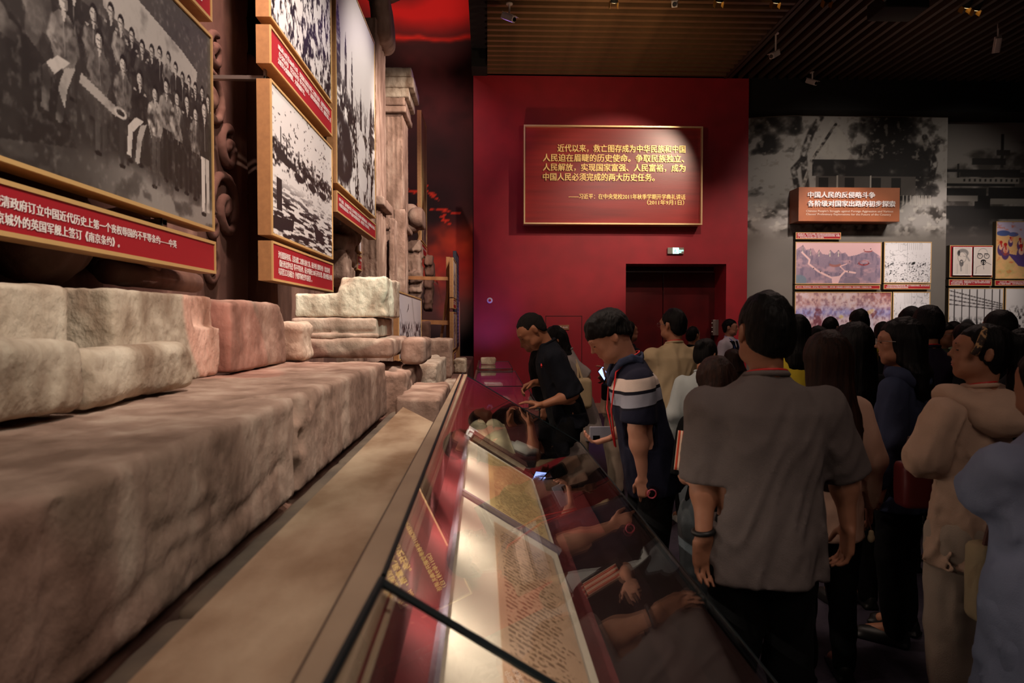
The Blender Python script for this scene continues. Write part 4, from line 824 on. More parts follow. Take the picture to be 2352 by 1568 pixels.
# ------------------------------------------------------------------ pictures on the gallery wall
def pic_fort():
    p = Pic(200, 98, (.86, .70, .70)); W = p.w; n1 = p.n(5, 9, 101, 5); n2 = p.n(22, 8, 102, 4); X = lambda a: a*W
    ridge = .22+.06*np.sin(p.x*9)+.05*np.abs(np.sin(p.x*14+1))
    m = p.pg([(0, .18), (X(.08), .06), (X(.12), .18), (X(.2), .14), (X(.24), .26), (X(.27), .18), (X(.31), .28), (X(.38), .3), (X(.41), .18), (X(.45), .27), (X(.5), .18), (X(.54), .26), (X(.58), .24), (X(.62), .34), (X(.72), .3), (X(.83), .2), (X(.9), .2), (X(1), .34), (W, 1), (0, 1)])
    p.put(m, (.58, .50, .56)); p.put(m*np.clip(n2*2.2+.1, 0, 1), (.42, .38, .46), .7); p.put(m*np.clip(n1*3-.2, 0, 1), (.78, .62, .64), .7)
    p.put(p.l([(X(.07), .24), (X(.16), .42), (X(.15), .52), (X(.26), .70), (X(.42), .86), (X(.52), .84), (X(.58), .70), (X(.70), .74)], .022), (.9, .74, .72)); p.put(p.l([(X(.58), .70), (X(.52), .58), (X(.6), .52)], .012), (.9, .72, .7)); p.put(p.pg([(X(.42), .84), (X(.53), .84), (X(.5), 1), (X(.43), 1)]), (.88, .72, .72))
    p.put(p.e(X(.80), .50, .13, .06)-p.e(X(.80), .49, .11, .045), (.62, .2, .2)); p.put(p.e(X(.85), .20, .1, .03)-p.e(X(.85), .19, .085, .02), (.62, .24, .22)); p.put(p.e(X(.46), .54, .14, .06)*.8, (.62, .38, .34)); p.put(p.e(X(.46), .50, .12, .04), (.55, .48, .54))
    for x, y in ((.08, .08), (.17, .16), (.27, .18), (.4, .18), (.5, .18)): p.put(p.pg([(X(x)-.02, y+.12), (X(x), y-.03), (X(x)+.02, y+.12)]), (.30, .27, .34)); p.put(p.l([(X(x), y+.04), (X(x), y+.16)], .008), (.86, .8, .74))
    for x, y in ((.21, .63), (.29, .71), (.39, .79), (.52, .77), (.62, .71), (.63, .47), (.73, .52), (.86, .51), (.8, .54), (.8, .17), (.88, .15)): p.put(p.e(X(x), y, .012, .014), (.1, .08, .1))
    p.put(p.e(X(.04), .93, .18, .14), (.42, .5, .54), .8); p.put(p.e(X(.66), .95, .2, .12), (.50, .44, .5), .8); return p
def pic_ink(seed=0, dark=.5):
    p = Pic(110, 96, (.84, .83, .83)); n1 = p.n(8, 8, seed+1); n2 = p.n(40, 40, seed+2, 3)
    p.put(np.clip(1-np.abs(n1)*16, 0, 1)*np.clip(p.n(5, 5, seed+5)*3+.5, 0, 1), (.35, .35, .36), .6); p.put((p.y > .5)*np.clip(n2*7-1.9, 0, 1), (.08, .08, .09)); p.put((p.y > .25)*np.clip(n2*5-1.8, 0, 1)*dark, (.3, .3, .3)); p.put(p.r(p.w*.49, 0, p.w*.5, 1), (.6, .6, .6), .7)
    p.put(((p.x*38 % 1) < .3)*p.r(p.w*.3, .02, p.w*.85, .18), (.55, .55, .55), .6); p.put(p.e(p.w*.63, .52, .05, .03, -.6), (.1, .1, .1)); return p
def pic_sea():
    p = Pic(210, 130, (.82, .72, .74)); W = p.w; n1 = p.n(4, 7, 111, 5); n2 = p.n(12, 12, 112, 4); n3 = p.n(6, 5, 113, 4)
    p.put(np.clip(n1*2.2+.2, 0, 1), (.64, .42, .42), .7); p.put(np.clip(1.2-np.abs(p.y-.33-.04*n3)/.10, 0, 1), (.56, .56, .78), .85); p.put(np.clip((.25-p.y)*6+n3*1.5, 0, 1), (.86, .74, .70), .7); p.put(np.clip((.2-p.y)*5, 0, 1)*np.clip((p.x/W-.65)*5, 0, 1), (.55, .26, .24), .9)
    p.put(p.e(W*.24, .5, .08, .28)*np.clip(.7+n2*2, 0, 1), (.50, .28, .32)); p.put(p.e(W*.75, .42, .2, .06, -.6)*np.clip(.9+n2, 0, 1), (.55, .28, .24)); p.put(p.e(W*.76, .34, .13, .04, -.5), (.86, .72, .52), .9); p.put(p.e(W*.48, .40, .04, .03), (.85, .75, .45), .8)
    for x, y, a_ in ((.2, .7, .5), (.8, .5, -.2), (.85, .7, .4), (.35, .62, .2)): p.put(p.e(W*x, y, .03, .16, a_), (.84, .82, .88), .7)
    n4 = p.n(26, 20, 115, 4); p.put(np.clip(n4*4-.2, 0, 1), (.86, .80, .84), .55); p.put(np.clip(-n4*4-.4, 0, 1), (.46, .30, .36), .5)
    p.put(np.clip(p.y*4-2.6, 0, 1)*np.clip(.6+n2*2, 0, 1), (.62, .46, .54), .7); p.put(p.e(W*.93, .78, .2, .1), (.5, .28, .36), .9); return p
def pic_port(kind):
    p = Pic(60, 92, (.84, .80, .76)); W = p.w; ink = (.07, .07, .08)
    if kind == 0:
        p.put(p.e(W*.52, .2, W*.33, .16)-p.e(W*.5, .27, W*.24, .12), (.45, .44, .43), .8); p.put(p.e(W*.3, .2, W*.07, .1), (.15, .15, .15), .8)
        p.put(np.clip(1-np.abs(np.hypot((p.x-W*.48)/(W*.24), (p.y-.36)/.2)-1)*14, 0, 1), (.4, .39, .38)); p.put(p.l([(W*.28, .30), (W*.42, .32)], .006), ink, .5); p.put(p.l([(W*.55, .31), (W*.68, .33)], .006), ink, .5)
        p.put(p.e(W*.45, .57, W*.12, .13)-p.e(W*.45, .52, W*.06, .02), (.3, .29, .29), .8); p.put(p.l([(W*.42, .6), (W*.44, .85)], .03), (.5, .49, .48), .6); p.put(p.l([(W*.75, .32), (W*.9, .48)], .03), (.5, .49, .48), .6)
        for x in (.18, .24, .72, .8): p.put(p.l([(W*x, .6), (W*x, .98)], .005), (.5, .49, .48), .6)
    else:
        p.put(p.e(W*.5, .18, W*.27, .16)-p.e(W*.5, .19, W*.25, .145), (.5, .5, .5), .7)
        for cx in (.33, .72): p.put(p.e(W*cx, .31, W*.16, .10)-p.e(W*cx, .31, W*.13, .08), ink); p.put(p.l([(W*(cx-.12), .22), (W*(cx+.08), .24)], .014), ink); p.put(p.l([(W*(cx-.05), .29), (W*(cx+.06), .30)], .008), ink)
        p.put(p.e(W*.53, .50, W*.15, .065), ink); p.put(p.e(W*.53, .52, W*.09, .03), (.8, .77, .73)); p.put(p.l([(W*.53, .5), (W*.53, .62)], .02), ink); p.put(p.e(W*.53, .615, W*.07, .03), ink)
        p.put(p.l([(W*.38, .55), (W*.45, .62), (W*.62, .62), (W*.7, .54)], .008), ink); p.put(p.l([(W*.7, .54), (W, .63)], .007), ink); p.put(p.l([(W*.1, .98), (W*.15, .72), (W*.4, .65)], .006), (.3, .3, .3)); p.put(p.l([(W*.53, .64), (W*.56, .8)], .006), ink)
    return p
def pic_army():
    p = Pic(120, 150, (.74, .70, .80)); W = p.w; n1 = p.n(5, 5, 121); n2 = p.n(16, 16, 122, 4)
    p.put(np.clip((p.y-.22)*12+n1*2, 0, 1), (.86, .68, .46)); p.put(p.e(W*.12, .2, .1, .05), (.30, .36, .56)); p.put(p.e(W*.3, .22, .07, .04), (.34, .38, .58)); p.put(np.clip((p.y-.62)*6, 0, 1)*np.clip(.5+n2*2, 0, 1), (.76, .66, .42)); p.put(p.r(W*.6, .38, W, .6)*np.clip(.8+n2*2, 0, 1), (.52, .48, .56))
    for x, y, s in ((.08, .36, .3), (.16, .4, .34), (.42, .30, .26), (.62, .36, .3), (.25, .28, .2), (.44, .42, .36), (.55, .8, .2), (.9, .55, .3)):
        p.put(p.e(W*x, y+s*.45, s*.17, s*.35), (.34, .24, .42)); p.put(p.e(W*x+.005, y+s*.28, s*.11, s*.18), (.86, .68, .58)); p.put(p.e(W*x, y, s*.075, s*.09), (.70, .14, .12)); p.put(p.l([(W*x, y+.02), (W*x+.01, y+s*.25)], s*.03), (.7, .16, .14))
    p.put(p.pg([(W*.2, .56), (W*.55, .62), (W*.5, .8), (W*.4, .78)]), (.32, .24, .46)); p.put(p.e(W*.9, .84, .16, .12), (.55, .54, .62)); p.put(np.clip(n2*3-.9, 0, 1), (.8, .3, .14), .7); return p
def pic_works():
    p = Pic(120, 90, (.80, .79, .78)); W = p.w; n2 = p.n(22, 22, 131, 4); n1 = p.n(7, 7, 132)
    for k in range(7): p.put(p.l([(W*(.1+k*.14), .02), (W*(.1+k*.14), .75-k*.03)], .012), (.2, .18, .18))
    for k in range(4): p.put(p.l([(0, .03+k*.07), (W, .24+k*.03)], .008), (.28, .26, .26))
    p.put(np.clip((p.y-.42)*6, 0, 1)*np.clip(n2*5+.6, 0, 1), (.1, .09, .09)); p.put(p.e(W*.35, .6, .18, .13), (.09, .08, .08), .9); p.put(p.e(W*.72, .55, .06, .06), (.85, .84, .82)); p.put(np.clip((p.y-.8)*9, 0, 1)*np.clip(.5+n2*3, 0, 1), (.5, .48, .47)); return p
RX = (1, 0, 0)
def gboard(label, u0, v0, u1, v1, pic=None, cap=None, Y=YG, d=.12, cat='picture', **kw):
    Yf = Y-d; x0, x1, z0, z1 = gx(u0, Yf), gx(u1, Yf), P(u0, v1, Yf)[2], P(u0, v0, Yf)[2]
    return board(label, (x0, Yf, z0), RX, UZ, x1-x0, z1-z0, d-.01, pic, cap, cat, edge='dark_edge', **kw)
M['dark_edge'] = mat('dark_olive_board_edge', '3a2f1c', .7)
cc = '鸦片战争以来，中国人民从未屈服，同西方侵略者和本国封建统治者进行了不屈\n不挠的英勇斗争。1841年5月，广州三元里人民自发武装抗击英军的侵略，取得重\n大，成为近代中国人民反侵略斗争第一次伟大胜利。'
gboard('small red caption board under the copper title box', 1828, 533, 1932, 549, None, [(.04, .84, .93, .7, cc)], cat='caption board')
gboard('pinkish painted view of a mountain fortress, gallery wall', 1828, 555, 2026, 652, pic_fort())
gboard('long red caption strip under the fortress picture', 1828, 654, 2024, 664, None, [(.02, .68, .88, .36, '1850年12月，洪秀全领导农民起义，建号太平天国，起义军迅速发展壮大，定都天京颁布《天朝田亩制度》反对封建剥削压迫，沉重打击清朝统治，有力推动近代民主革命。')], cat='caption board')
gboard('ink drawing of a skirmish right of the fortress picture', 2032, 555, 2141, 650, pic_ink(140))
gboard('red caption strip under the ink drawing', 2032, 652, 2140, 664, None, [(.05, .85, .92, .64, '　太平军在天京外围击溃江南大营，建立了包括英法洋枪队，图为1862年6月\n与清军激战以来在青浦击毙华尔的场景。')], cat='caption board')
gboard('painting of a stormy sea battle, lower row of the gallery wall', 1828, 670, 2051, 812, pic_sea())
gboard('small dark ink picture right of the sea battle painting', 2054, 670, 2140, 812, pic_ink(150, 1))
gboard('red display frame with two portrait drawings', 2183, 563, 2282, 637, None, None, YH, cat='picture')
gboard('drawn portrait of a bearded man in a round hat', 2191, 567, 2234, 632, pic_port(0), None, YH-.125, .04, lip='white_text')
gboard('drawn portrait of a bald man with round glasses', 2238.5, 567, 2281, 632, pic_port(1), None, YH-.125, .04, lip='white_text')
gboard('red caption strip below the two portraits', 2182, 641, 2281, 656, None, [(.05, .82, .92, .68, '　在西学东渐的过程中，魏源最早提出师夷长技以制夷，并编成《海国图志》\n最早介绍西方史地科技，开眼看世界第一人，撰著多种书籍研究西方制度技\n左宗棠等倡导创办（洋）务（局）。')], Y=YH, cat='caption board')
gboard('colourful painting of red-turbaned soldiers at the right edge', 2289, 508, 2420, 640, pic_army(), None, YH)
gboard('red caption strip below the soldiers painting', 2288, 643, 2420, 656, None, [(.05, .8, .9, .6, '　1860年7月，义和团运动在华北兴起，坚持英勇抗争，打出“扶清灭洋”\n“天下团结”的旗帜，在京津地区阻击八国联军，给侵略者以沉重打击。')], Y=YH, cat='caption board')
gboard('photograph of an iron workshop, lower right of the gallery wall', 2182, 661, 2309, 812, pic_works(), None, YH)
gboard('photograph of a factory town at the right edge', 2313, 661, 2430, 812, pic_crowd(160, nx=70, ny=80), None, YH)

# ------------------------------------------------------------------ ceiling equipment
M['cam_white'] = mat('white_camera_shell', 'cfc4c0', .4); M['lens'] = mat('black_lens', '08080a', .15)
def cctv(u0, v0, u1, v1, Y, ang, label, tilt=.5, hang=.35):
    top = P(u0, v0, Y); c = P(u1, v1, Y); r = empty('security_camera', top, label, 'camera', 'security cameras under the ceiling')
    b = MB(); b.tube([(top[0], Y, top[2]), (top[0], Y, top[2]-.015)], .05, 14); b.tube([(top[0], Y, top[2]), (top[0], Y, c[2]+.07), (c[0], Y, c[2]+.02)], .014, 8); b.make('arm', M['cam_white'], r)
    Mx = Matrix.Translation(c) @ Matrix.Rotation(ang, 4, 'Z') @ Matrix.Rotation(-tilt, 4, 'X')
    b = MB(); b.box((-.045, -.12, -.045), (.045, .12, .04), .014, Mx); b.box((-.052, -.12, .042), (.052, .15, .05), .003, Mx); b.make('housing', M['cam_white'], r)
    b = MB(); b.tube([Mx @ Vector((0, .118, 0)), Mx @ Vector((0, .13, 0))], .032, 14); b.make('lens', M['lens'], r)
cctv(1170, 8, 1168, 40, 10.33, PI+.9, 'white security camera at the left end of the slat ceiling')
cctv(1552, -12, 1550, 8, 10.05, PI-.3, 'white security camera cut by the top edge above the quotation board')
cctv(1782, 76, 1779, 125, 11.4, PI-.9, 'white security camera in the middle of the ceiling, lowest hung')
cctv(1866, 166, 1864, 188, 13.2, PI+.4, 'small far security camera above the tree mural')
cctv(2293, 48, 2291, 103, 11.0, PI+2.7, 'white security camera near the right edge of the ceiling', .9)
M['yellow_glow'] = mat('lit_lamp_face', 'ffd9a0', .5, emit=5)
def trackspot(u, v, Y, label, lit=True):
    c = P(u, v, Y); r = empty('track_spotlight', (c[0], Y, ZC), label, 'spotlight', 'spotlights on the ceiling')
    b = MB(); b.tube([(c[0], Y, ZC), (c[0], Y, c[2]+.05)], .015, 8); b.make('stem', M['black'], r)
    Mx = Matrix.Translation(c) @ Matrix.Rotation(.7, 4, 'X')
    b = MB(); b.tube([Mx @ Vector((0, 0, -.09)), Mx @ Vector((0, 0, .1))], .055, 16); b.make('can', M['black'], r)
    for sx in (-1, 1): b = MB(); b.box((sx*.06-.002, -.06, -.17), (sx*.06+.002, .06, -.08), 0, Mx); b.make('barn_door', mat('gold_barn_door', '8a6424', .5), r)
    if lit: b = MB(); b.tube([Mx @ Vector((0, 0, -.094)), Mx @ Vector((0, 0, -.09))], .045, 16); b.make('lamp_face', M['yellow_glow'], r)
for u, v, Y, lb in ((1412, -10, 10.0, 'ceiling spotlight with gold flaps left of the middle at the top edge'), (1655, -12, 10.0, 'dark ceiling spotlight above the right end of the quotation board'), (1786, -10, 10.0, 'ceiling spotlight at the slat joint, top edge'), (1905, -12, 10.0, 'dim ceiling spotlight left of the projector')): trackspot(u, v, Y, lb, u != 1905)
trackspot(2225, 2, 10.2, 'ceiling spotlight with bright gold flaps, top right'); trackspot(2248, 8, 10.3, 'second lit ceiling spotlight at the top right')
c = P(2060, 12, 9.8); pr = empty('projector', c, 'black projector with a lit greenish lens hanging at the top right', 'projector')
b = MB(); b.box((c[0]-.28, 9.6, c[2]-.11), (c[0]+.36, 10.1, c[2]+.12), .02); b.make('case', M['black'], pr)
b = MB(); b.tube([(c[0]-.26, 9.57, c[2]+.04), (c[0]-.26, 9.62, c[2]+.04)], .085, 20); b.make('lens_ring', M['lens'], pr)
b = MB(); b.tube([(c[0]-.26, 9.56, c[2]+.04), (c[0]-.26, 9.57, c[2]+.04)], .055, 20); b.make('lens', mat('lit_teal_lens', 'a8ffe8', .3, emit=3), pr)
b = MB(); b.tube([(c[0], 9.85, c[2]+.11), (c[0], 9.85, ZC)], .02, 8); b.make('pole', M['black'], pr)
# ================================================================== glass showcases
M['glass'] = glass_mat(); M['glass_edge'] = mat('teal_glass_edge', '0a1a1e', .5, spec=.3)
M['rim'] = mat('beige_showcase_rim', 'b09a80', .5, 'a08a72', 5)
M['case_red'] = mat('dark_red_felt', '6a1a1c', .85, '5c1618', 12, bump=.1, bscale=300)
M['case_dark'] = mat('dark_brown_case_body', '2a1512', .5)
M['mat_board'] = mat('cream_mat_board', 'd6c8b2', .8); M['brown_leather'] = mat('brown_leather_binding', '5a3026', .55, '48241c', 8)
SH = .00765
def K(x, y, z): return (x-SH*y, y, z)        # frame of the long case, turned slightly from the wall line
zg = lambda x: 1.268-(x+.1295)*.6243          # height of the sloping glass
nlc = empty('glass_showcase', (.27, 2.4, 0), 'long low showcase with sloping glass and old manuscripts, nearest the camera', 'showcase', 'showcases in a row')
xl_, xr_ = -.1295, .684
YN0, YN1, YJ = .12, .872, .888
def slab_(pts, th):
    n = Vector((.53, 0, .848)); top = [Vector(p) for p in pts]; bot = [p-n*th for p in top]
    return MB().hexa([tuple(q) for q in bot]+[tuple(q) for q in top])
slab_([K(xl_, YJ, zg(xl_)), K(xr_, YJ, zg(xr_)), K(xr_, 4.72, zg(xr_)), K(xl_, 4.48, zg(xl_))], .008).make('glass_lid', M['glass'], nlc)
slab_([K(xl_-.03, YN0, zg(xl_)), K(xr_, YN0, zg(xr_)), K(xr_, YN1, zg(xr_)), K(xl_, YN1, zg(xl_))], .008).make('glass_lid', M['glass'], nlc)
e = .006
for a_, c_ in ((K(xl_, YN1-.004, zg(xl_)+.001), K(xr_, YN1-.004, zg(xr_)+.001)), (K(xl_, YN1, zg(xl_)+.002), K(xl_-.028, .3, zg(xl_)+.002))):
    b = MB(); b.tube([a_, c_], .0055, 6); b.make('polished_glass_edge', M['glass_edge'], nlc)
for a_, c_, r_ in ((K(xl_, YJ, zg(xl_)+.001), K(xl_, 4.48, zg(xl_)+.001), .004), (K(xl_, 4.48, zg(xl_)), K(xr_, 4.72, zg(xr_)), .0035), (K(xr_, .3, zg(xr_)), K(xr_, 4.72, zg(xr_)), .0035)):
    b = MB(); b.tube([a_, c_], r_, 6); b.make('polished_glass_edge', M['glass_edge'], nlc)
# rim against the stones, body, ends
b = MB(); b.box((-.184, .1, 1.225), (-.133, 4.46, 1.262), .004); rim = b.make('rim', M['rim'], nlc)
b = MB(); b.box((-.190, .1, 1.20), (-.1845, 4.4, 1.252)); b.make('shadow_gap', M['case_dark'], nlc)
b = MB(); b.hexa([K(-.18, .1, 0), K(-.15, .1, 0), K(-.15, 4.45, 0), K(-.18, 4.45, 0), K(-.168, .1, 1.235), K(-.125, .1, 1.235), K(-.125, 4.45, 1.235), K(-.168, 4.45, 1.235)]); b.make('back_wall', M['case_red'], nlc)
zbed = lambda x: zg(x)-.177
b = MB(); b.hexa([K(-.15, .1, 0), K(xr_-.03, .1, 0), K(xr_-.03, 4.70, 0), K(-.15, 4.46, 0), K(-.15, .1, zbed(-.15)-.01), K(.33, .1, zbed(.33)-.01), K(.33, 4.6, zbed(.33)-.01), K(-.15, 4.46, zbed(-.15)-.01)])
b = MB(); b.poly([K(-.15, .1, zbed(-.15)-.012), K(.30, .1, zbed(.30)-.012), K(.30, 3.36, zbed(.30)-.012), K(-.15, 3.36, zbed(-.15)-.012), K(-.15, .1, 0), K(.30, .1, 0), K(.30, 3.36, 0), K(-.15, 3.36, 0)], [(0, 1, 2, 3), (7, 6, 5, 4), (0, 4, 5, 1), (1, 5, 6, 2), (2, 6, 7, 3), (3, 7, 4, 0)]); b.make('display_bed', M['case_red'], nlc)
b = MB(); b.box(K(.30, .1, 0), (xr_-.005-SH*.1-.03, 3.36, .55)); b.make('well_floor', M['case_dark'], nlc); b = MB(); b.box((-.17, 3.37, 0), (xr_-.07, 4.42, .50)); b.make('well_floor', M['case_red'], nlc)
b = MB(); b.hexa([K(xr_-.02, .1, 0), K(xr_, .1, 0), K(xr_, 4.70, 0), K(xr_-.02, 4.70, 0), K(xr_-.02, .1, .72), K(xr_, .1, .72), K(xr_, 4.70, .72), K(xr_-.02, 4.70, .72)]); b.make('front_panel', M['case_dark'], nlc)
b = MB(); b.hexa([K(xl_, 4.465, .48), K(xr_-.02, 4.70, .48), K(xr_-.02, 4.708, .48), K(xl_, 4.473, .48), K(xl_, 4.465, 1.262), K(xr_-.02, 4.70, .765), K(xr_-.02, 4.708, .765), K(xl_, 4.473, 1.262)]); b.make('end_glass', M['glass'], nlc)
b = MB(); b.hexa([K(-.15, 4.46, 0), K(xr_, 4.70, 0), K(xr_, 4.71, 0), K(-.15, 4.47, 0), K(-.15, 4.46, .48), K(xr_, 4.70, .48), K(xr_, 4.71, .48), K(-.15, 4.47, .48)]); b.make('end_panel', M['case_dark'], nlc)
b = MB(); b.tube([K(.318, .2, .60), K(.318, 3.3, .60)], .006, 8); b.make('inner_rail', M['black'], nlc)
# lamp strip of the case (under the rim)
b = MB(); b.box((-.131, .3, 1.222), (-.125, 4.4, 1.230)); b.make('lamp_strip', M['rim'], nlc)
for yy_, pw_ in ((.7, 4), (1.2, 7), (1.7, 9), (2.2, 9), (2.7, 9), (3.2, 9), (3.7, 8), (4.2, 8)):
    light('SPOT', K(-.10, yy_, 1.222), K(.16, yy_+.02, .90), pw_*.72, (1, .88, .76), .008, 150, 1, name='case_lamp')

# documents
def manuscript(nx=110, ny=360, base=(.80, .66, .42), seed=1, rows=44):
    p = Pic(nx, ny, base); n1 = p.n(3, 14, seed); n2 = p.n(30, 60, seed+1, 3); W = p.w
    p.put(np.clip(n1*1.2+.2, 0, 1), tuple(c*.92 for c in base), .7)
    r_ = p.y*rows; fr_ = r_ % 1; ri = np.floor(r_); rs = np.random.RandomState(seed); ln = rs.uniform(.75, .98, rows+1)[ri.astype(int)]; st = .10
    ch = vnoise(p.x/W*36+ri*7.1, r_*2.7, ri*3.3); p.put(((fr_ > .25) & (fr_ < .78) & (p.x > W*st) & (p.x < W*ln) & (p.y > .03) & (p.y < .97) & (ch > -.12)).astype(float), (.30, .20, .12), .55)
    return p
def bedpt(x, y, off=0.0): n = .53, .848; q = K(x, y, zbed(x)); return (q[0]+n[0]*off, q[1], q[2]+n[1]*off)
def doc(label, xa, xb, ya, yb_, pap, seed, base):
    r = empty('document', bedpt((xa+xb)/2, (ya+yb_)/2), label, 'document', 'manuscripts in the long case')
    b = MB(); q = [bedpt(xa, ya, .0), bedpt(xb, ya, .0), bedpt(xb, yb_, .0), bedpt(xa, yb_, .0)]; q2 = [bedpt(x, y, .006) for x, y in ((xa, ya), (xb, ya), (xb, yb_), (xa, yb_))]
    b.hexa(q+q2); b.make('mat_board', M['mat_board'], r)
    px0, px1, py0, py1 = pap; o = np.array(bedpt(px0, py0, .0085)); rr = np.array(bedpt(px1, py0, .0085))-o; uu = np.array(bedpt(px0, py1, .0085))-o
    w_, h_ = np.linalg.norm(rr), np.linalg.norm(uu); pc = manuscript(110, int(110*h_/w_*.9), base, seed, int(44*h_))
    pc.plane('sheet', o, rr/w_, uu/h_, w_, h_, M['print'], r); return r
doc('yellowed manuscript on a cream mat, farther of the two in the long case', -.07, .232, 2.165, 3.15, (.02, .215, 2.20, 3.10), 3, (.82, .70, .48))
doc('tan manuscript on a cream mat, nearer of the two in the long case', -.07, .232, .55, 2.13, (.03, .205, .62, 2.05), 5, (.76, .62, .50))
b = MB(); b.hexa([bedpt(-.075, 2.135), bedpt(.24, 2.135), bedpt(.24, 2.16), bedpt(-.075, 2.16), bedpt(-.075, 2.135, .02), bedpt(.24, 2.135, .02), bedpt(.24, 2.16, .02), bedpt(-.075, 2.16, .02)])
tag(b.make('acrylic_bar', mat('clear_lilac_acrylic', '8e7e86', .2, spec=.6)), 'translucent acrylic bar holding down the sheets between the two manuscripts', 'bar')
b = MB(); b.hexa([bedpt(-.082, .5), bedpt(-.074, .5), bedpt(-.074, 3.15), bedpt(-.082, 3.15), bedpt(-.082, .5, .02), bedpt(-.074, .5, .02), bedpt(-.074, 3.15, .02), bedpt(-.082, 3.15, .02)])
tag(b.make('acrylic_strip', mat('grey_acrylic', '7e727c', .2)), 'narrow grey acrylic strip along the left edge of the manuscripts', 'strip')
def book(label, place, w_, d_, h_, cover, pages, rot=0, tilt=None, open_=False, seed=0):
    """closed or open book; place is the centre of its foot"""
    r = empty('book', place, label, 'book', 'books in the showcases'); Mx = Matrix.Translation(place) @ (tilt if tilt is not None else Matrix()) @ Matrix.Rotation(rot, 4, 'Z')
    if not open_:
        for z_ in (0, h_-.004): b = MB(); b.box((-w_/2, -d_/2, z_), (w_/2, d_/2, z_+.004), 0, Mx); b.make('cover', cover, r)
        b = MB(); b.box((-w_/2, -d_/2, .004), (-w_/2+.006, d_/2, h_-.004), 0, Mx); b.make('spine', cover, r)
        b = MB(); b.box((-w_/2+.006, -d_/2+.005, .004), (w_/2-.006, d_/2-.005, h_-.004), 0, Mx); b.make('pages', pages, r)
    else:
        b = MB(); b.box((-w_/2, -d_/2, 0), (w_/2, d_/2, .005), 0, Mx); b.make('cover', cover, r)
        for s_ in (-1, 1):
            vs, fs = [], []; n = 14
            for i in range(n+1):
                t = i/n; x = s_*t*(w_/2-.006); z = .005+h_*(math.sin(PI*min(t*1.15, 1))**.6*.8+.2)*(1-.35*t)
                for y in (-d_/2+.006, d_/2-.006): vs.append(Mx @ Vector((x, y, z))); vs.append(Mx @ Vector((x, y, .005)))
            for i in range(n):
                k = i*4; q = [(k, k+2, k+6, k+4), (k+1, k+5, k+7, k+3), (k, k+4, k+5, k+1), (k+2, k+3, k+7, k+6)]
                fs += q if s_ < 0 else [f[::-1] for f in q]
            fs += [(0, 1, 3, 2), (n*4, n*4+2, n*4+3, n*4+1)]
            b = MB(); b.poly(vs, fs); b.make('page_block', pages, r, True)
    return r
M['cream_pages'] = mat('cream_pages', 'e2d4b4', .8, 'd2c2a0', 40, (1, 1, 1)); M['white_pages'] = mat('white_pages', 'dcdcd8', .8)
tl = Matrix.Rotation(math.atan(.6243), 4, 'Y')
book('narrow brown ledge past the manuscripts in the long case', bedpt(.07, 3.27, .003), .30, .11, .03, M['brown_leather'], M['cream_pages'], tilt=tl)  # brown ledge at the bed's end, shaped here as a closed book
book('small white card stand at the top corner of the farther manuscript', bedpt(-.06, 3.32, .003), .05, .10, .03, M['white_pages'], M['white_pages'], tilt=tl)
# far cases
def box_case(label, x0, x1, y0, y1, zt, zf):
    r = empty('glass_showcase', ((x0+x1)/2, (y0+y1)/2, 0), label, 'showcase', 'showcases in a row')
    b = MB(); b.box((x0, y0, 0), (x1, y1, zf), .004); b.make('body', M['case_dark'], r)
    b = MB(); b.box((x0+.02, y0+.02, zf), (x1-.02, y1-.02, zf+.02)); b.make('display_bed', M['case_red'], r)
    t = .008
    for nm, a_, c_ in (('glass_lid', (x0, y0, zt-t), (x1, y1, zt)), ('glass_side', (x0, y0, zf), (x1, y0+t, zt-t)), ('glass_side', (x0, y1-t, zf), (x1, y1, zt-t)), ('glass_side', (x1-t, y0+t, zf), (x1, y1-t, zt-t))):
        b = MB(); b.box(a_, c_); b.make(nm, M['glass'], r)
    b = MB(); b.box((x0-.02, y0, zf), (x0, y1, zt+.02)); b.make('back_rail', M['brown_leather'], r)
    for a_, c_ in (((x0, y0-.002, zt), (x1, y0-.002, zt)), ((x1+.002, y0, zt), (x1+.002, y1, zt)), ((x1, y0-.002, zf), (x1, y0-.002, zt)), ((x0, y1, zt), (x1, y1, zt))):
        b = MB(); b.tube([a_, c_], .004, 6); b.make('polished_glass_edge', M['glass_edge'], r)
    for t_ in (.15, .5, .85): light('SPOT', (x0+.03, y0+(y1-y0)*t_, zt-.03), (x0+.22, y0+(y1-y0)*t_, zf), 5.0, (1, .84, .64), .008, 140, 1, name='case_lamp')
    return r
box_case('second showcase in the row, under the leaning man in black', -.14, .375, 4.90, 6.58, .982, .60)
box_case('third showcase in the row behind the leaning man', -.13, .35, 6.66, 8.72, .975, .66)
box_case('farthest showcase, with a pale block lying on its lid', -.12, .32, 8.84, 10.5, 1.0, .70)
bk = MB(); bk.box((-.12, 5.45, .62), (.16, 5.55, .70), .004); bk.box((-.12, 5.08, .62), (.16, 5.12, .628)); tag(bk.make('book_rest', mat('black_book_rest', '141214', .5)), 'black rest under the bright open book in the second showcase', 'book rest')
cover2 = mat('dark_green_cover', '2c3226', .6)
book('open book with bright cream pages in the second showcase', (.02, 5.32, .67), .32, .60, .07, cover2, M['cream_pages'], .12, open_=True, tilt=Matrix.Rotation(.25, 4, 'X'))
book('pale open volume right of the bright open book', (.275, 5.15, .63), .14, .40, .045, M['brown_leather'], M['white_pages'], .35, open_=True)
book('small thick album stacked behind the open book', (-.02, 5.95, .622), .18, .24, .06, cover2, M['white_pages'], .5)
book('stack of pale papers in the third showcase', (.08, 7.2, .682), .24, .34, .05, M['white_pages'], M['cream_pages'], .3)
book('open pale book at the middle of the third showcase', (.12, 8.0, .682), .26, .34, .04, M['brown_leather'], M['white_pages'], -.2, open_=True)
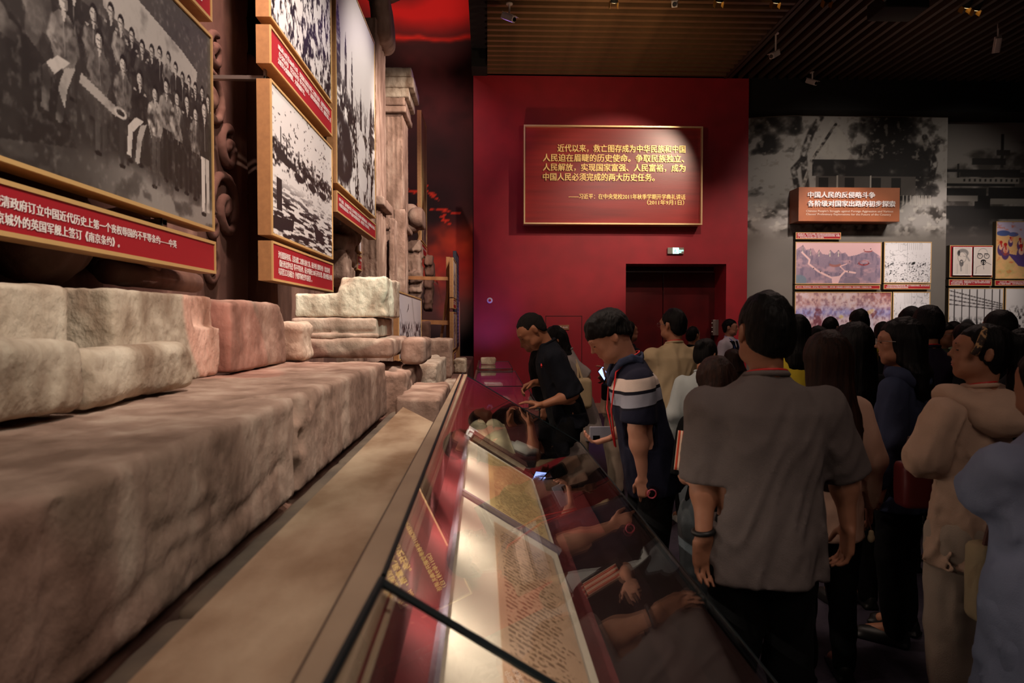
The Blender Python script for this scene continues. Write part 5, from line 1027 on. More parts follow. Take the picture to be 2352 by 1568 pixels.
book('thin pale booklet in the farthest showcase', (.08, 9.5, .722), .24, .32, .03, M['white_pages'], M['cream_pages'], .1)
# ================================================================== visitors
M['skin'] = mat('warm_skin', 'a06e54', .55, '94634a', 9, spec=.3); M['skin_pale'] = mat('pale_skin', 'b8846c', .55, 'ac7860', 9, spec=.3); M['skin_tan'] = mat('tanned_skin', '96664a', .55, '8a5a40', 9, spec=.3)
def hair_mat(nm, c, c2, rough=.55): return mat(nm, c, rough, c2, 60, (1, 1, .05), bump=.5, bscale=120, spec=.14)
M['hair'] = hair_mat('black_hair', '070606', '0e0b0a'); M['hair_brown'] = hair_mat('dark_brown_hair', '1c100c', '2e1a12'); M['hair_short'] = mat('cropped_black_hair', '0c0a09', .75, '1a1512', 90, bump=.6, bscale=260, spec=.2)
def cloth(nm, c, c2=None, bump=.25, rough=.88, bs=320): return mat(nm, c, rough, c2 or c, 3, bump=bump, bscale=bs, spec=.15)
M['cl_black'] = cloth('black_cloth', '0b0b0c'); M['cl_navyblack'] = cloth('blue_black_cotton', '10131a'); M['cl_dark'] = cloth('charcoal_cloth', '17161a')
M['cl_grey'] = cloth('warm_grey_cotton', '685e5b', '605653'); M['cl_beige'] = cloth('beige_cotton', 'b3a080', 'a99676'); M['cl_denim'] = cloth('pale_denim', 'a3aaa8', '98a09f')
M['cl_cream'] = cloth('cream_jersey', 'c2a28c', 'b79883'); M['cl_ltpants'] = cloth('light_trousers', 'aa9888'); M['cl_jeans'] = cloth('grey_blue_jeans', '5c6468'); M['cl_blue'] = cloth('pale_blue_cotton', '8a90a8', '80869c')
M['cl_yellow'] = cloth('mustard_cotton', 'b09a2c'); M['cl_white'] = cloth('white_cotton', 'c9c4cc'); M['cl_pinkbeige'] = cloth('pinkish_beige_shirt', 'c09c88'); M['cl_slate'] = cloth('slate_blue_jersey', '343a50'); M['cl_purple'] = cloth('dark_plum_cotton', '241c2c')
M['cl_ltgrey'] = cloth('light_grey_jersey', '8f8682'); M['cl_green'] = cloth('dull_green_cotton', '5a6450'); M['shoe_w'] = mat('white_trainer', 'b5aca8', .6); M['shoe_b'] = mat('black_shoe', '0e0d0d', .5)
M['red_band'] = mat('red_lanyard_ribbon', 'c01a1c', .5); M['blue_band'] = mat('blue_lanyard_ribbon', '1c4ac0', .5); M['brow'] = mat('black_brow', '150e0b', .8); M['lip'] = mat('lip_tone', 'a05a4c', .5); M['eye_w'] = mat('eye_white', 'c8c0ba', .3); M['wire'] = mat('steel_wire', 'a09890', .3, metal=.9)
def stripes_mat(name, z0, base, bands, slope=0.0):
    """horizontal knitted stripes by height; slope tilts them with the body"""
    m = cloth(name, base); nt = m.node_tree; N, L = nt.nodes, nt.links; b = N['Principled BSDF']
    for l in list(b.inputs['Base Color'].links): L.remove(l)
    tc = N.new('ShaderNodeTexCoord'); sx = N.new('ShaderNodeSeparateXYZ'); L.new(tc.outputs['Object'], sx.inputs[0])
    mu_ = N.new('ShaderNodeMath'); mu_.operation = 'MULTIPLY_ADD'; L.new(sx.outputs[0], mu_.inputs[0]); mu_.inputs[1].default_value = slope; L.new(sx.outputs[2], mu_.inputs[2])
    mr = N.new('ShaderNodeMapRange'); L.new(mu_.outputs[0], mr.inputs[0]); mr.inputs[1].default_value = z0; mr.inputs[2].default_value = z0+.2
    r = N.new('ShaderNodeValToRGB'); L.new(mr.outputs[0], r.inputs[0]); r.color_ramp.interpolation = 'CONSTANT'; el = r.color_ramp.elements
    el[0].position = 0; el[0].color = srgb(base); el[1].position = bands[0][0]; el[1].color = srgb(bands[0][1])
    for p_, c_ in bands[1:]: e_ = el.new(p_); e_.color = srgb(c_)
    L.new(r.outputs[0], b.inputs['Base Color']); return m

def wpos(u, Y): return (P(u, 740, Y)[0], Y)
def person(label, x, y, H, phi, top='cl_black', bottom='cl_black', shoes='shoe_b', hair='short', hairm='hair', skin='skin', sex='m', lean=0.0, hy=0.0, hp=0.0, hr=0.0,
           L=None, R=None, h=.013, sleeve='short', hem=.84, build=1.0, pants='straight', lanyard=None, lift=0.0, wrinkle=1.0, face=False, glasses=False, hand_h=None, hairlen=.45, sleeve_t=.92, hlen=None, collar=True, legw=1.0, hscale=1.0, stance=.095, skirt=None, fr=None):
    S = H/1.72; O = np.array([x, y, lift]); Rz = rotz(phi); Rt = Rz @ rotx(-lean); hip = np.array([0, 0, .93])
    W = lambda p: O+Rz @ (np.array(p, float)*S)
    U = lambda p: O+Rz @ ((hip+rotx(-lean) @ (np.array(p, float)-hip))*S)
    shw = (.185 if sex == 'm' else .160)*build
    neck = U((0, -.005, 1.465)); Rh = Rt @ rotz(hy) @ rotx(-hp) @ roty(hr); hc = neck+Rh @ (np.array([0, .012, .142])*S)
    hs = S*hscale
    HD = lambda p: hc+Rh @ (np.array(p, float)*hs)
    root = empty('person', (x, y, lift), label, 'person', 'visitors in the hall'); root.rotation_euler.z = phi
    def tr(v, default): return W(default) if v is None else np.array(v, float)
    arms = {}
    for sd, spec in ((-1, L), (1, R)):
        sh = U((sd*shw, -.005, 1.372)); spec = spec or {}
        el = tr(spec.get('elbow'), (sd*(shw+.055), -.03, 1.12)); wr = tr(spec.get('wrist'), (sd*(shw+.075), .03, .875))
        d = np.array(spec['dir'], float) if 'dir' in spec else wr-el; d = d/np.linalg.norm(d)
        n = np.array(spec['palm'], float) if 'palm' in spec else Rz @ np.array([-sd, .25, 0.0]); n = n-d*np.dot(n, d); n /= np.linalg.norm(n)
        arms[sd] = (sh, el, wr, d, n, spec.get('curl', .45), spec.get('detail', False), spec.get('thumb', .5))
    pts = [W((0, 0, 0)), hc] + [q for a in arms.values() for q in a[:3]] + [W((.3, .3, 0)), W((-.3, -.3, 0)), W((.3, -.3, 0)), W((-.3, .3, 0))] + [a[2]+a[3]*.2 for a in arms.values()]
    pts = np.array(pts); lo, hi = pts.min(0)-.17, pts.max(0)+.19; lo[2] = lift-.02
    mr = h*.62
    # ---- body, one continuous surface
    g = Grid(lo, hi, h); f = S*(1.0 if sex == 'm' else .93)
    g.add(ell(U((0, 0, 1.27)), (.155*f*build, .105*f, .19*S), Rt), .05); g.add(ell(U((0, .005, 1.06)), (.135*f*build, .10*f, .16*S), Rt), .06); g.add(ell(W((0, 0, .92)), (.16*f, .11*f, .13*S), Rz), .06)
    for sd in (-1, 1):
        g.add(ell(U((sd*shw*.85, -.005, 1.365)), (.075*S, .058*S, .055*S), Rt), .05)
        hj, kn, an = W((sd*.09, 0, .88)), W((sd*stance, .015, .48)), W((sd*stance*1.05, -.02, .09))
        g.add(seg(hj, kn, .082*f*legw, .055*f), .04); g.add(seg(kn, an, .056*f, .038*f), .03); g.add(seg(an, an+Rz @ np.array([0, .13*S, -.045*S]), .036*S, .03*S), .03)
        sh, el, wr, d, n, curl, det, th = arms[sd]; am = 1 if sex == 'm' else .84
        g.add(seg(sh, el, .050*f*am, .041*f*am), .03); g.add(seg(el, wr, .041*f*am, .026*f*am), .02); md = el+(wr-el)*.3; g.add(ell(md, (.041*f*am,)*3), .04)
        s_ = np.cross(d, n); Rp = np.stack([s_, n, d], 1); sc_ = S*.98; tdir = 1 if np.dot(s_, Rz @ np.array([0, 1, 0])) > 0 else -1
        g.add(rbox(wr+d*.052*sc_, (.041*sc_, max(.015*sc_, mr), .05*sc_), .014*sc_, Rp), .016)
        rf = max(.0088*sc_, mr)
        for k, (o_, ln) in enumerate(((.031, .072), (.0105, .080), (-.0105, .074), (-.031, .058))):
            b0 = wr+d*.092*sc_+s_*tdir*o_*sc_; a1 = curl*.8; a2 = curl*1.9; d1 = d*math.cos(a1)+n*math.sin(a1); d2 = d*math.cos(a2)+n*math.sin(a2); d3 = d*math.cos(a2*1.35)+n*math.sin(a2*1.35)
            p1_ = b0+d1*ln*.48*sc_; p2_ = p1_+d2*ln*.34*sc_; p3_ = p2_+d3*ln*.26*sc_
            g.add(seg(b0-d*.02*sc_, p1_, rf, rf*.95), .004); g.add(seg(p1_, p2_, rf*.95, rf*.88), .003); g.add(seg(p2_, p3_, rf*.88, rf*.78), .003)
        t0 = wr+d*.022*sc_+s_*tdir*.030*sc_; td = d*.62+s_*tdir*(.78-th*.3)+n*.35*th*2; td /= np.linalg.norm(td); t1 = t0+td*.045*sc_; td2 = td*.5+d*.8+n*.3; td2 /= np.linalg.norm(td2)
        g.add(seg(t0, t1, rf*1.45, rf*1.15), .012); g.add(seg(t1, t1+td2*.042*sc_, rf*1.15, rf*.95), .004)
    # neck, skull, face
    g.add(seg(U((0, -.012, 1.40)), HD((0, -.014, -.05)), .056*f, .047*f), .03); g.add(seg(U((0, -.03, 1.41)), HD((0, -.048, -.03)), .040*f, .040*f), .02)
    A = lambda c, r, k=.02, op='u', R=None: g.add(ell(HD(c), tuple(q*hs for q in r), Rh if R is None else Rh @ R), k*hs, op)
    A((0, -.014, .024), (.074, .094, .092)); A((0, .018, -.045), (.056, .066, .066), .03); A((0, .052, -.088), (.026, .026, .022), .025); A((0, .045, .03), (.062, .05, .05), .03)
    for sd in (-1, 1):
        A((sd*.043, .035, -.065), (.020, .04, .024), .03); A((sd*.038, .062, -.018), (.022, .02, .02), .02)
        A((sd*.079, -.014, -.002), (.0095, .018, .032), .007, 'u', rotz(sd*.42)); A((sd*.089, -.006, .0), (.005, .010, .018), .004, 's', rotz(sd*.42))
    A((0, .074, -.036), (.026, .018, .024), .02); A((0, .062, -.088), (.020, .022, .018), .02)
    if h <= .0101:
        g.add(seg(HD((0, .078, .020)), HD((0, .087, -.022)), .010*hs, .013*hs), .010*hs)
        A((0, .088, .030), (.05, .012, .012), .015)
        for sd in (-1, 1): A((sd*.031, .100, .010), (.018, .012, .011), .010, 's'); A((sd*.031, .081, .008), (.0145, .0125, .0115), .004)
        g.add(seg(HD((0, .090, .020)), HD((0, .112, -.017)), .0060*hs, .0070*hs), .012*hs); A((0, .110, -.0205), (.0085, .008, .0066), .006)
        for sd in (-1, 1): A((sd*.011, .095, -.0245), (.0065, .009, .006), .006)
        A((0, .0885, -.050), (.022, .0095, .006), .008); A((0, .0865, -.062), (.018, .0095, .0065), .007); A((0, .100, -.0563), (.03, .006, .0014), .003, 's')
    else: g.add(seg(HD((0, .09, .015)), HD((0, .106, -.025)), .010*hs, .013*hs), .012*hs)
    body = link('body', g.mesh('body'), M[skin], root, True)
    if face:
        def bit(nm, parts, mt_, hh=.0026):
            ps = [(HD(c), tuple(q*hs for q in r)) for c, r in parts]; a_ = np.array([p for p, _ in ps]); g2 = Grid(a_.min(0)-.03, a_.max(0)+.03, hh)
            for p, r in ps: g2.add(ell(p, r, Rh), .002)
            link(nm, g2.mesh(nm), mt_, body, True)
        for sd in (-1, 1):
            bit('eyebrow', [((sd*.024, .0955, .032), (.011, .005, .0032)), ((sd*.038, .0885, .033), (.011, .006, .0028))], M['brow'])
            bit('eye', [((sd*.031, .0895, .004), (.0125, .0055, .0030))], M['brow'])
        bit('lips', [((0, .0905, -.0512), (.019, .0085, .0040)), ((0, .0885, -.0612), (.016, .0085, .0045))], M['lip'])
    # ---- clothes
    cm = M[top]; k = build*S
    bt = loft(U((0, 0, 0)) if False else W(hip), Rt, [((hem-.93)*S, .182*k, .142*S, .0), ((hem-.91)*S, .184*k, .142*S), (.05*S, .176*k, .135*S), (.18*S, .17*k, .122*S), (.34*S, (shw-.01)*S*1.0, .122*S, -.005*S), (.42*S, (shw+.005)*S, .112*S, -.008*S), (.46*S, (shw-.02)*S, .096*S, -.01*S), (.495*S, (shw*.66)*S, .084*S, -.012*S), (.522*S, .086*S, .072*S, -.012*S), (.548*S, .062*S, .062*S, -.01*S)] if sex == 'm' else
              [((hem-.93)*S, .180*k, .142*S, .0), ((hem-.91)*S, .180*k, .142*S), (.05*S, .162*k, .128*S), (.17*S, .140*k, .103*S), (.32*S, (shw-.005)*S, .115*S, .008*S), (.42*S, (shw+.004)*S, .100*S, -.002*S), (.46*S, (shw-.02)*S, .088*S, -.008*S), (.493*S, (shw*.64)*S, .076*S, -.010*S), (.52*S, .076*S, .068*S, -.010*S), (.545*S, .058*S, .056*S, -.01*S)])
    gt = Grid(lo, hi, max(h*1.1, .0085)); gt.add(bt); cuffs = []
    for sd in (-1, 1):
        sh, el, wr, d, n, *_ = arms[sd]; sr = .072*k if sex == 'm' else .058*k
        if sleeve == 'short':
            e_ = sh+(el-sh)*sleeve_t; ax = (el-sh)/np.linalg.norm(el-sh); s0 = sh+(W((0, 0, 1.28))-sh)*.10; gt.add(seg(s0, e_, sr*.74, sr*1.04), .05); gt.add(seg(sh, e_, .060*S, .064*S), .04)
            # flat cuff
            cuffs.append((e_, ax, sr))
        elif sleeve == 'long':
            s0 = sh+(W((0, 0, 1.28))-sh)*.10; gt.add(seg(s0, el, sr*.78, sr*.98), .05); gt.add(seg(sh, el, .058*S, .056*S), .04); gt.add(seg(el, wr-(wr-el)*.06, sr*.92, .040*S), .03)
    am_ = .0075*wrinkle
    def fold(X, Y, Z):
        a = vnoise(X*13+x*9+Z*2, Y*13, Z*1.7+x); b_ = vnoise(X*24-Z*9, Y*24, Z*7+y); c_ = vnoise(X*50+Z*30, Y*50, Z*26)
        return -am_*((.7-np.abs(a)*2)*1.1+(1-np.abs(b_)*2.2)*.7+c_*.22)*np.clip(1.5-(Z-lift)/(1.45*S), .18, 1.1)
    gt.disp(fold, 4*h+.02)
    for e_, ax, sr in cuffs:
        cpt = e_+ax*.015; gs = gt.sub(e_-.11, e_+.11, .03)
        if gs:
            sl, X, Y, Z = gs; dd = (X-cpt[0])*ax[0]+(Y-cpt[1])*ax[1]+(Z-cpt[2])*ax[2]; rad = np.sqrt(np.maximum((X-cpt[0])**2+(Y-cpt[1])**2+(Z-cpt[2])**2-dd**2, 0)); m = (dd > -.03) & (rad < sr*1.5); a_ = gt.f[sl]; gt.f[sl] = np.where(m, np.maximum(a_, dd), a_)
    hz_ = (hem-.93)*S; wh_ = W(hip); gt.clip(lambda X, Y, Z: np.where(np.abs(loc_(wh_, Rt, X, Y, Z)[0]) < .245*k, hz_-loc_(wh_, Rt, X, Y, Z)[2], -1).astype(np.float32))
    shirt = link('shirt', gt.mesh('shirt'), cm, root, True)
    gp = Grid([lo[0], lo[1], lift-.01], [hi[0], hi[1], lift+1.05*S], max(h, .0135)); bw = {'straight': 1.0, 'wide': 1.35, 'shorts': 1.1, 'slim': .85, 'skirt': 1}[pants]*legw
    gp.add(loft(W((0, 0, 0)), Rz, [(.80*S, .165*S*k/S, .118*S), (.93*S, .168*k, .12*S), (1.02*S, .15*k, .11*S)]), .03)
    if pants == 'skirt': gp.add(loft(W((0, 0, 0)), Rz, [((skirt or .45)*S, .23*S, .19*S), (.7*S, .20*S, .16*S), (.97*S, .15*S, .11*S)]), .02)
    else:
        for sd in (-1, 1):
            hj, kn, an = W((sd*.088, 0, .86)), W((sd*stance, .015, .48)), W((sd*stance*1.05, -.02, .075))
            gp.add(seg(hj, kn, .097*S*max(bw, .95), .078*S*bw), .02)
            if pants != 'shorts': gp.add(seg(kn, an, .078*S*bw, .062*S*bw*(1.2 if pants == 'wide' else 1)), .02)
        zl = lift+(.035*S if pants != 'shorts' else .47*S); gp.clip(lambda X, Y, Z: (zl-Z)+0*X+0*Y)
    gp.disp(lambda X, Y, Z: .009*(1-2.2*np.abs(vnoise(X*14+Z*3, Y*14, Z*4+x)))+.003*vnoise(X*40, Y*40, Z*30), .03)
    link('trousers' if pants != 'skirt' else 'skirt', gp.mesh('trousers'), M[bottom], root, True)
    for sd in (-1, 1):
        a_ = W((sd*stance*1.05, .0, 0)); gs = Grid(a_-np.array([.2, .2, .01]), a_+np.array([.2, .2, .14]), .013); Rf = Rz @ rotz(-sd*.12)
        c0 = a_+Rf @ (np.array([0, .045, 0])*S); gs.add(ell(c0+np.array([0, 0, .035*S]), (.047*S, .135*S, .045*S), Rf)); gs.add(ell(a_+Rf @ (np.array([0, -.03, .06])*S), (.042*S, .055*S, .05*S), Rf), .02)
        gs.add(rbox(c0+np.array([0, 0, .014*S]), (.046*S, .135*S, .014*S), .012*S, Rf), .006); z0 = lift; gs.clip(lambda X, Y, Z: (z0-Z)+0*X+0*Y); link('shoe', gs.mesh('shoe'), M[shoes], root, True)
    # ---- hair
    if hair != 'none':
        hh = max(h*.8, .0055); ext = .16*hs; Lh = hairlen*hs
        glo, ghi = hc-np.array([ext]*3), hc+np.array([ext]*3)
        if hair in ('long', 'pony', 'bob', 'medium'): bk = Rz @ np.array([0, -.2, 0]); glo = np.minimum(glo, hc+bk-.13); ghi = np.maximum(ghi, hc+bk+.13); glo[2] -= Lh+.04
        gh = Grid(glo, ghi, hh)
        thick = {'crop': .006, 'short': .014, 'bowl': .020, 'long': .014, 'pony': .010, 'bun': .010, 'bob': .017, 'medium': .016}[hair]
        gh.add(ell(HD((0, -.016, .028)), ((.074+thick*(.5 if hair in ('short', 'crop') else 1))*hs, (.094+thick)*hs, (.091+thick*1.1)*hs), Rh)); gh.add(ell(HD((0, -.045, -.02)), tuple((q+thick)*hs for q in (.062, .052, .060)), Rh), .02*hs)
        if hair == 'bowl': gh.add(ell(HD((0, .03, .062)), (.078*hs, .068*hs, .045*hs), Rh), .02); gh.add(ell(HD((0, .0, .105)), (.06*hs, .07*hs, .03*hs), Rh), .03)
        zl = {'bowl': ([-.12, -.085, -.05, -.02, .005, .02, .06, .12], [-.045, -.04, -.015, .012, .012, .028, .032, .030]),
              'crop': ([-.12, -.08, -.05, -.03, -.005, .02, .05, .08, .12], [-.08, -.075, -.05, .0, .015, .022, .060, .070, .075]),
              'short': ([-.12, -.085, -.058, -.040, -.032, .0, .008, .02, .035, .06, .12], [-.088, -.08, -.06, -.03, .026, .026, .0, .006, .035, .062, .068])}.get(hair, ([-.12, -.07, -.02, .01, .04, .07, .12], [-.10, -.09, -.05, -.03, .035, .06, .065]))
        def cut(X, Y, Z):
            a_, b_, c_ = loc_(hc, Rh, X, Y, Z); a_, b_, c_ = np.broadcast_arrays(a_/hs, b_/hs, c_/hs); return ((np.interp(b_, zl[0], zl[1])-c_)*hs*.8).astype(np.float32)
        gh.clip(cut, .008)
        if hair in ('long', 'bob', 'medium'):
            ln = Lh if hair == 'long' else (.20*hs if hair == 'bob' else .28*hs); sl_ = math.tan(lean+hp*.4)*.75
            gh.add(loft(hc, Rz, [(-ln, .055*hs, .022*hs, (-.105)*hs-ln*sl_), (-ln*.8, .098*hs, .036*hs, -.108*hs-ln*.8*sl_), (-ln*.5, .112*hs, .046*hs, -.098*hs-ln*.5*sl_), (-.10*hs, .094*hs, .068*hs, -.055*hs-.1*sl_*hs), (.03*hs, .086*hs, .080*hs, -.030*hs), (.09*hs, .06*hs, .06*hs, -.025*hs)], 2.2), .02)
            if hair == 'bob': gh.add(ell(HD((0, -.05, -.06)), (.092*hs, .062*hs, .075*hs), Rh), .02)
        if hair == 'pony':
            q = [HD((0, -.085, .07)), HD((0, -.16, .05)), HD((0, -.17, -.06))-np.array([0, 0, .02]), HD((0, -.15, -.12))-np.array([0, 0, Lh*.5]), HD((0, -.14, -.1))-np.array([0, 0, Lh*.85])]
            for a_, c_, r0, r1 in zip(q[:-1], q[1:], (.03, .042, .045, .035), (.042, .045, .035, .012)): gh.add(seg(a_, c_, r0*hs*1.2, r1*hs*1.2), .02)
        if hair == 'bun': gh.add(ell(HD((0, -.10, .06)), (.042*hs, .038*hs, .042*hs), Rh), .012)
        am2 = .0035 if hair in ('short', 'crop', 'bowl') else .0045
        gh.disp(lambda X, Y, Z: am2*vnoise(X*95, Y*95, Z*(50 if hair in ('short', 'crop', 'bowl') else 3)+x)+.004*vnoise(X*28+3, Y*28, Z*14), 4*hh)
        hair_o = link('hair', gh.mesh('hair'), M['hair_short' if hair == 'crop' else hairm], root, True)
    if lanyard:
        b = MB(); pts_ = []
        for i in range(13):
            t = PI*(i/12)+PI; pts_.append(tuple(U((.063*math.cos(t)*f/S, -.014+.063*math.sin(t)*f/S, 1.480+.014*(-math.sin(t))))))
        if lanyard != 'back': pts_ = [tuple(U((-.01, .155, 1.06))), tuple(U((-.05, .14, 1.25)))]+[tuple(U((-.072, .075, 1.43)))]+pts_+[tuple(U((.072, .075, 1.43)))]+[tuple(U((.05, .14, 1.25))), tuple(U((.01, .155, 1.06)))]
        b.tube(pts_, .0042*S, 6); b.make('lanyard', M['blue_band' if lanyard == 'blue' else 'red_band'], root, True)
    if collar:
        b = MB(); b.tube([tuple(U((.066*math.cos(2*PI*i/18)*f/S, -.012+.064*math.sin(2*PI*i/18)*f/S, 1.470-.012*math.sin(2*PI*i/18)))) for i in range(19)], .0105*S, 6, False); b.make('collar_band', cm, shirt, True)
    if glasses:
        gr = None
        for sd in (-1, 1):
            b = MB(); b.tube([tuple(HD((sd*.033+.021*math.cos(2*PI*i/16), .108, .006+.017*math.sin(2*PI*i/16)))) for i in range(17)], .0014, 5, False); b.tube([tuple(HD((sd*.054, .108, .012))), tuple(HD((sd*.080, .07, .012))), tuple(HD((sd*.082, -.005, .008)))], .0016, 5)
            b.make('glasses_rim', M['wire'] if glasses is True else M[glasses], root)
    return dict(root=root, shirt=shirt, hair=hair_o if hair != 'none' else root, body=body, S=S, W=W, U=U, HD=HD, Rh=Rh, hc=hc, Rz=Rz, Rt=Rt, arms=arms, hs=hs)

def A3(*p): return np.array(p, float)
LFT, RGT, AWAY, TOCAM = PI/2, -PI/2, 0.0, PI
# -- the man in the grey T-shirt, back to the camera
x, y = wpos(1758, 2.16)
gm = person('man in a plain grey T-shirt seen from behind, largest figure', x, y, 1.675, AWAY-.02, 'cl_grey', 'cl_black', hair='short', h=.0078, build=1.09, lanyard='back', hem=.80, sleeve_t=.98, wrinkle=1.25, hscale=1.04,
            L=dict(elbow=P(1618, 1085, 2.20), wrist=P(1616, 1232, 2.12), dir=(.05, .18, -1), palm=(.35, -.95, -.1), curl=.38, thumb=.2), R=dict(elbow=P(1935, 1080, 2.2), wrist=P(1948, 1205, 2.18), dir=(.03, .12, -1), palm=(-.9, .1, 0), curl=.5))
b = MB(); wq = P(1616, 1220, 2.125); b.tube([(wq[0]+.031*math.cos(2*PI*i/20), wq[1]+.031*math.sin(2*PI*i/20), wq[2]+.004*math.cos(2*PI*i/20)) for i in range(21)], .0088, 8, False); b.make('wristband', M['shoe_b'], gm['root'], True)
# -- young man in the striped polo, looking down at the case
x, y = wpos(1470, 3.30); yy_ = 3.30
M['polo'] = stripes_mat('navy_polo_with_stripes', P(1450, 985, yy_)[2], '1b1c2c', [(.08, '14141f'), (.13, '8a8c98'), (.42, '14141f'), (.50, 'c8b8ae'), (.77, '1b1c2c')], -.16)
pm_ = person('young man in a navy polo shirt with white and grey chest stripes', .80, y, 1.68, LFT+.03, 'polo', 'cl_black', hair='bowl', h=.0068, lean=.25, hp=.32, hy=-.05, face=True, skin='skin_pale', build=.98, lanyard='red', hem=.80, sleeve_t=.80, wrinkle=.8, hscale=1.0,
             L=dict(elbow=P(1463, 985, 3.12), wrist=P(1478, 1095, 3.16), dir=(.14, .0, -1), palm=(.35, .9, 0), curl=.62, thumb=.8), R=dict(elbow=P(1450, 980, 3.5), wrist=P(1405, 1000, 3.52), dir=(-.9, 0, -.25), palm=(-.1, -.3, 1), curl=.6, thumb=.6))
b = MB(); q = [pm_['U'](p) for p in ((.07, -.065, 1.475), (.085, -.02, 1.50), (.075, .04, 1.49), (.05, .085, 1.44), (.0, .1, 1.40), (-.05, .085, 1.44), (-.075, .04, 1.49), (-.085, -.02, 1.50), (-.07, -.065, 1.475), (0, -.09, 1.49), (.07, -.065, 1.475))]
g = Grid(np.min(q, 0)-.05, np.max(q, 0)+.05, .0055)
for a_, c_ in zip(q[:-1], q[1:]): g.add(seg(a_-A3(0, 0, .012), c_-A3(0, 0, .012), .009), .006); g.add(seg(a_-A3(0, 0, .03), c_-A3(0, 0, .03), .010), .012)
link('polo_collar', g.mesh('polo_collar'), M['cl_slate'], pm_['shirt'], True)
M['phone_grey'] = mat('silver_grey_phone', '8d8f9c', .3, metal=.3)
ph = empty('phone', P(1374, 994, 3.5), 'silver-grey phone held low by the young man in the striped polo', 'phone'); c = P(1374, 995, 3.5)
b = MB(); b.box((c[0]-.045, c[1]-.004, c[2]-.036), (c[0]+.07, c[1]+.005, c[2]+.036), .003); b.make('body', M['phone_grey'], ph)
b = MB(); b.box((c[0]-.028, c[1]-.007, c[2]-.034), (c[0]+.008, c[1]-.003, c[2]-.010), .001); b.make('camera_window', M['lens'], ph)
bt_ = empty('water_bottle', P(1499, 1133, 3.12), 'clear reddish plastic bottle held by the young man in the striped polo', 'bottle'); c = Vector(P(1499, 1132, 3.12)); ax = Vector((.35, .93, -.12)).normalized()
M['pet'] = glass_mat('clear_plastic', (.95, .72, .72)); b = MB(); b.tube([c-ax*.03, c-ax*.028, c+ax*.05, c+ax*.13, c+ax*.15], [.026, .031, .032, .031, .014], 18); b.make('body', M['pet'], bt_, True)
b = MB(); b.tube([c+ax*.15, c+ax*.168], .015, 14); b.make('cap', M['white_text'], bt_)
b = MB(); b.tube([c-ax*.033+Vector((.020*math.cos(t), 0, .020*math.sin(t))) for t in [2*PI*i/16 for i in range(17)]], .0035, 6, False); b.make('ribbed_foot', mat('pink_tinted_plastic', 'b05060', .15), bt_)
# -- older man in black leaning over the second case
x, y = wpos(1292, 5.02)
om = person('older man in a black T-shirt leaning over the glass case', x+.03, y, 1.72, LFT+.08, 'cl_navyblack', 'cl_black', hair='crop', hairm='hair_short', skin='skin_tan', h=.0078, lean=.30, hp=.45, face=True, build=1.02, hem=.82, sleeve_t=.98, hscale=1.05,
            L=dict(elbow=P(1316, 905, 4.82), wrist=P(1246, 930, 4.80), dir=(-.95, .05, .22), palm=(-.1, 0, -1), curl=.25, thumb=.6), R=dict(elbow=P(1272, 880, 5.25), wrist=P(1229, 878, 5.1), dir=(-.75, -.1, -.35), palm=(.3, -.5, -.8), curl=.75, thumb=.8))
bd_ = MB(); c = P(1245, 841, 4.78); bd_.tube([(c[0], 4.86, c[2]+.014), (c[0]+.002, 4.855, c[2]), (c[0]+.003, 4.86, c[2]-.016)], [.004, .007, .003], 8); bd_.make('pin_badge', M['red_band'], om['shirt'])
# -- others on the left of the crowd
x, y = wpos(1330, 5.85); person('woman with long black hair and a light grey T-shirt behind the leaning man', x+.02, y, 1.60, LFT-.1, 'cl_ltgrey', 'cl_ltpants', hair='long', sex='f', lean=.28, hp=.35, h=.011, hairlen=.36, skin='skin', L=dict(elbow=P(1348, 866, 5.7), wrist=P(1322, 880, 5.68)), hem=.62)
x, y = wpos(1238, 6.6); person('person in dark clothes with greying hair, mostly behind the leaning man', x+.07, y, 1.56, LFT, 'cl_black', 'cl_black', hair='short', lean=.2, hp=.3, h=.013, skin='skin')
x, y = wpos(1405, 6.3); person('person in a cream top holding a lit phone behind the striped polo man', x+.03, y, 1.56, LFT, 'cl_cream', 'cl_ltpants', hair='bob', sex='f', hp=.3, h=.0095, sleeve_t=.8, L=dict(elbow=P(1407, 895, 6.12), wrist=P(1391, 866, 6.1), dir=(-.3, 0, .9), palm=(-.9, 0, .2), curl=.6), R=dict(elbow=P(1415, 890, 6.4), wrist=P(1392, 872, 6.3)))
pf = empty('phone', P(1384, 858, 6.1), 'small phone with a bright blue screen, left of the striped polo man', 'phone'); c = Vector(P(1386, 858, 6.08)); Mx = Matrix.Translation(c) @ Matrix.Rotation(.5, 4, 'Z') @ Matrix.Rotation(-.7, 4, 'Y')
b = MB(); b.box((-.035, -.004, -.06), (.035, .004, .06), .002, Mx); b.make('body', M['lens'], pf); b = MB(); b.box((-.032, -.0055, -.056), (.032, -.0042, .056), 0, Mx); b.make('screen', mat('lit_phone_screen', '9fb4ff', .3, emit=2.2), pf)
hb = empty('handbag', P(1392, 890, 6.2), 'black handbag hanging beside the person with the lit phone', 'bag'); c = P(1392, 893, 6.15)
b = MB(); b.box((c[0]-.055, 6.0, c[2]-.09), (c[0]+.05, 6.1, c[2]+.06), .02); b.make('body', M['cl_black'], hb, True); b = MB(); b.tube([(c[0]-.04, 6.05, c[2]+.05), (c[0], 6.05, c[2]+.16), (c[0]+.04, 6.05, c[2]+.05)], .008); b.make('strap', M['cl_black'], hb)
x, y = wpos(1447, 7.2); person('woman with dark shoulder hair looking up to the right in front of the doorway', x, y, 1.60, RGT+.2, 'cl_dark', 'cl_dark', hair='medium', sex='f', hp=-.15, h=.0095, skin='skin')
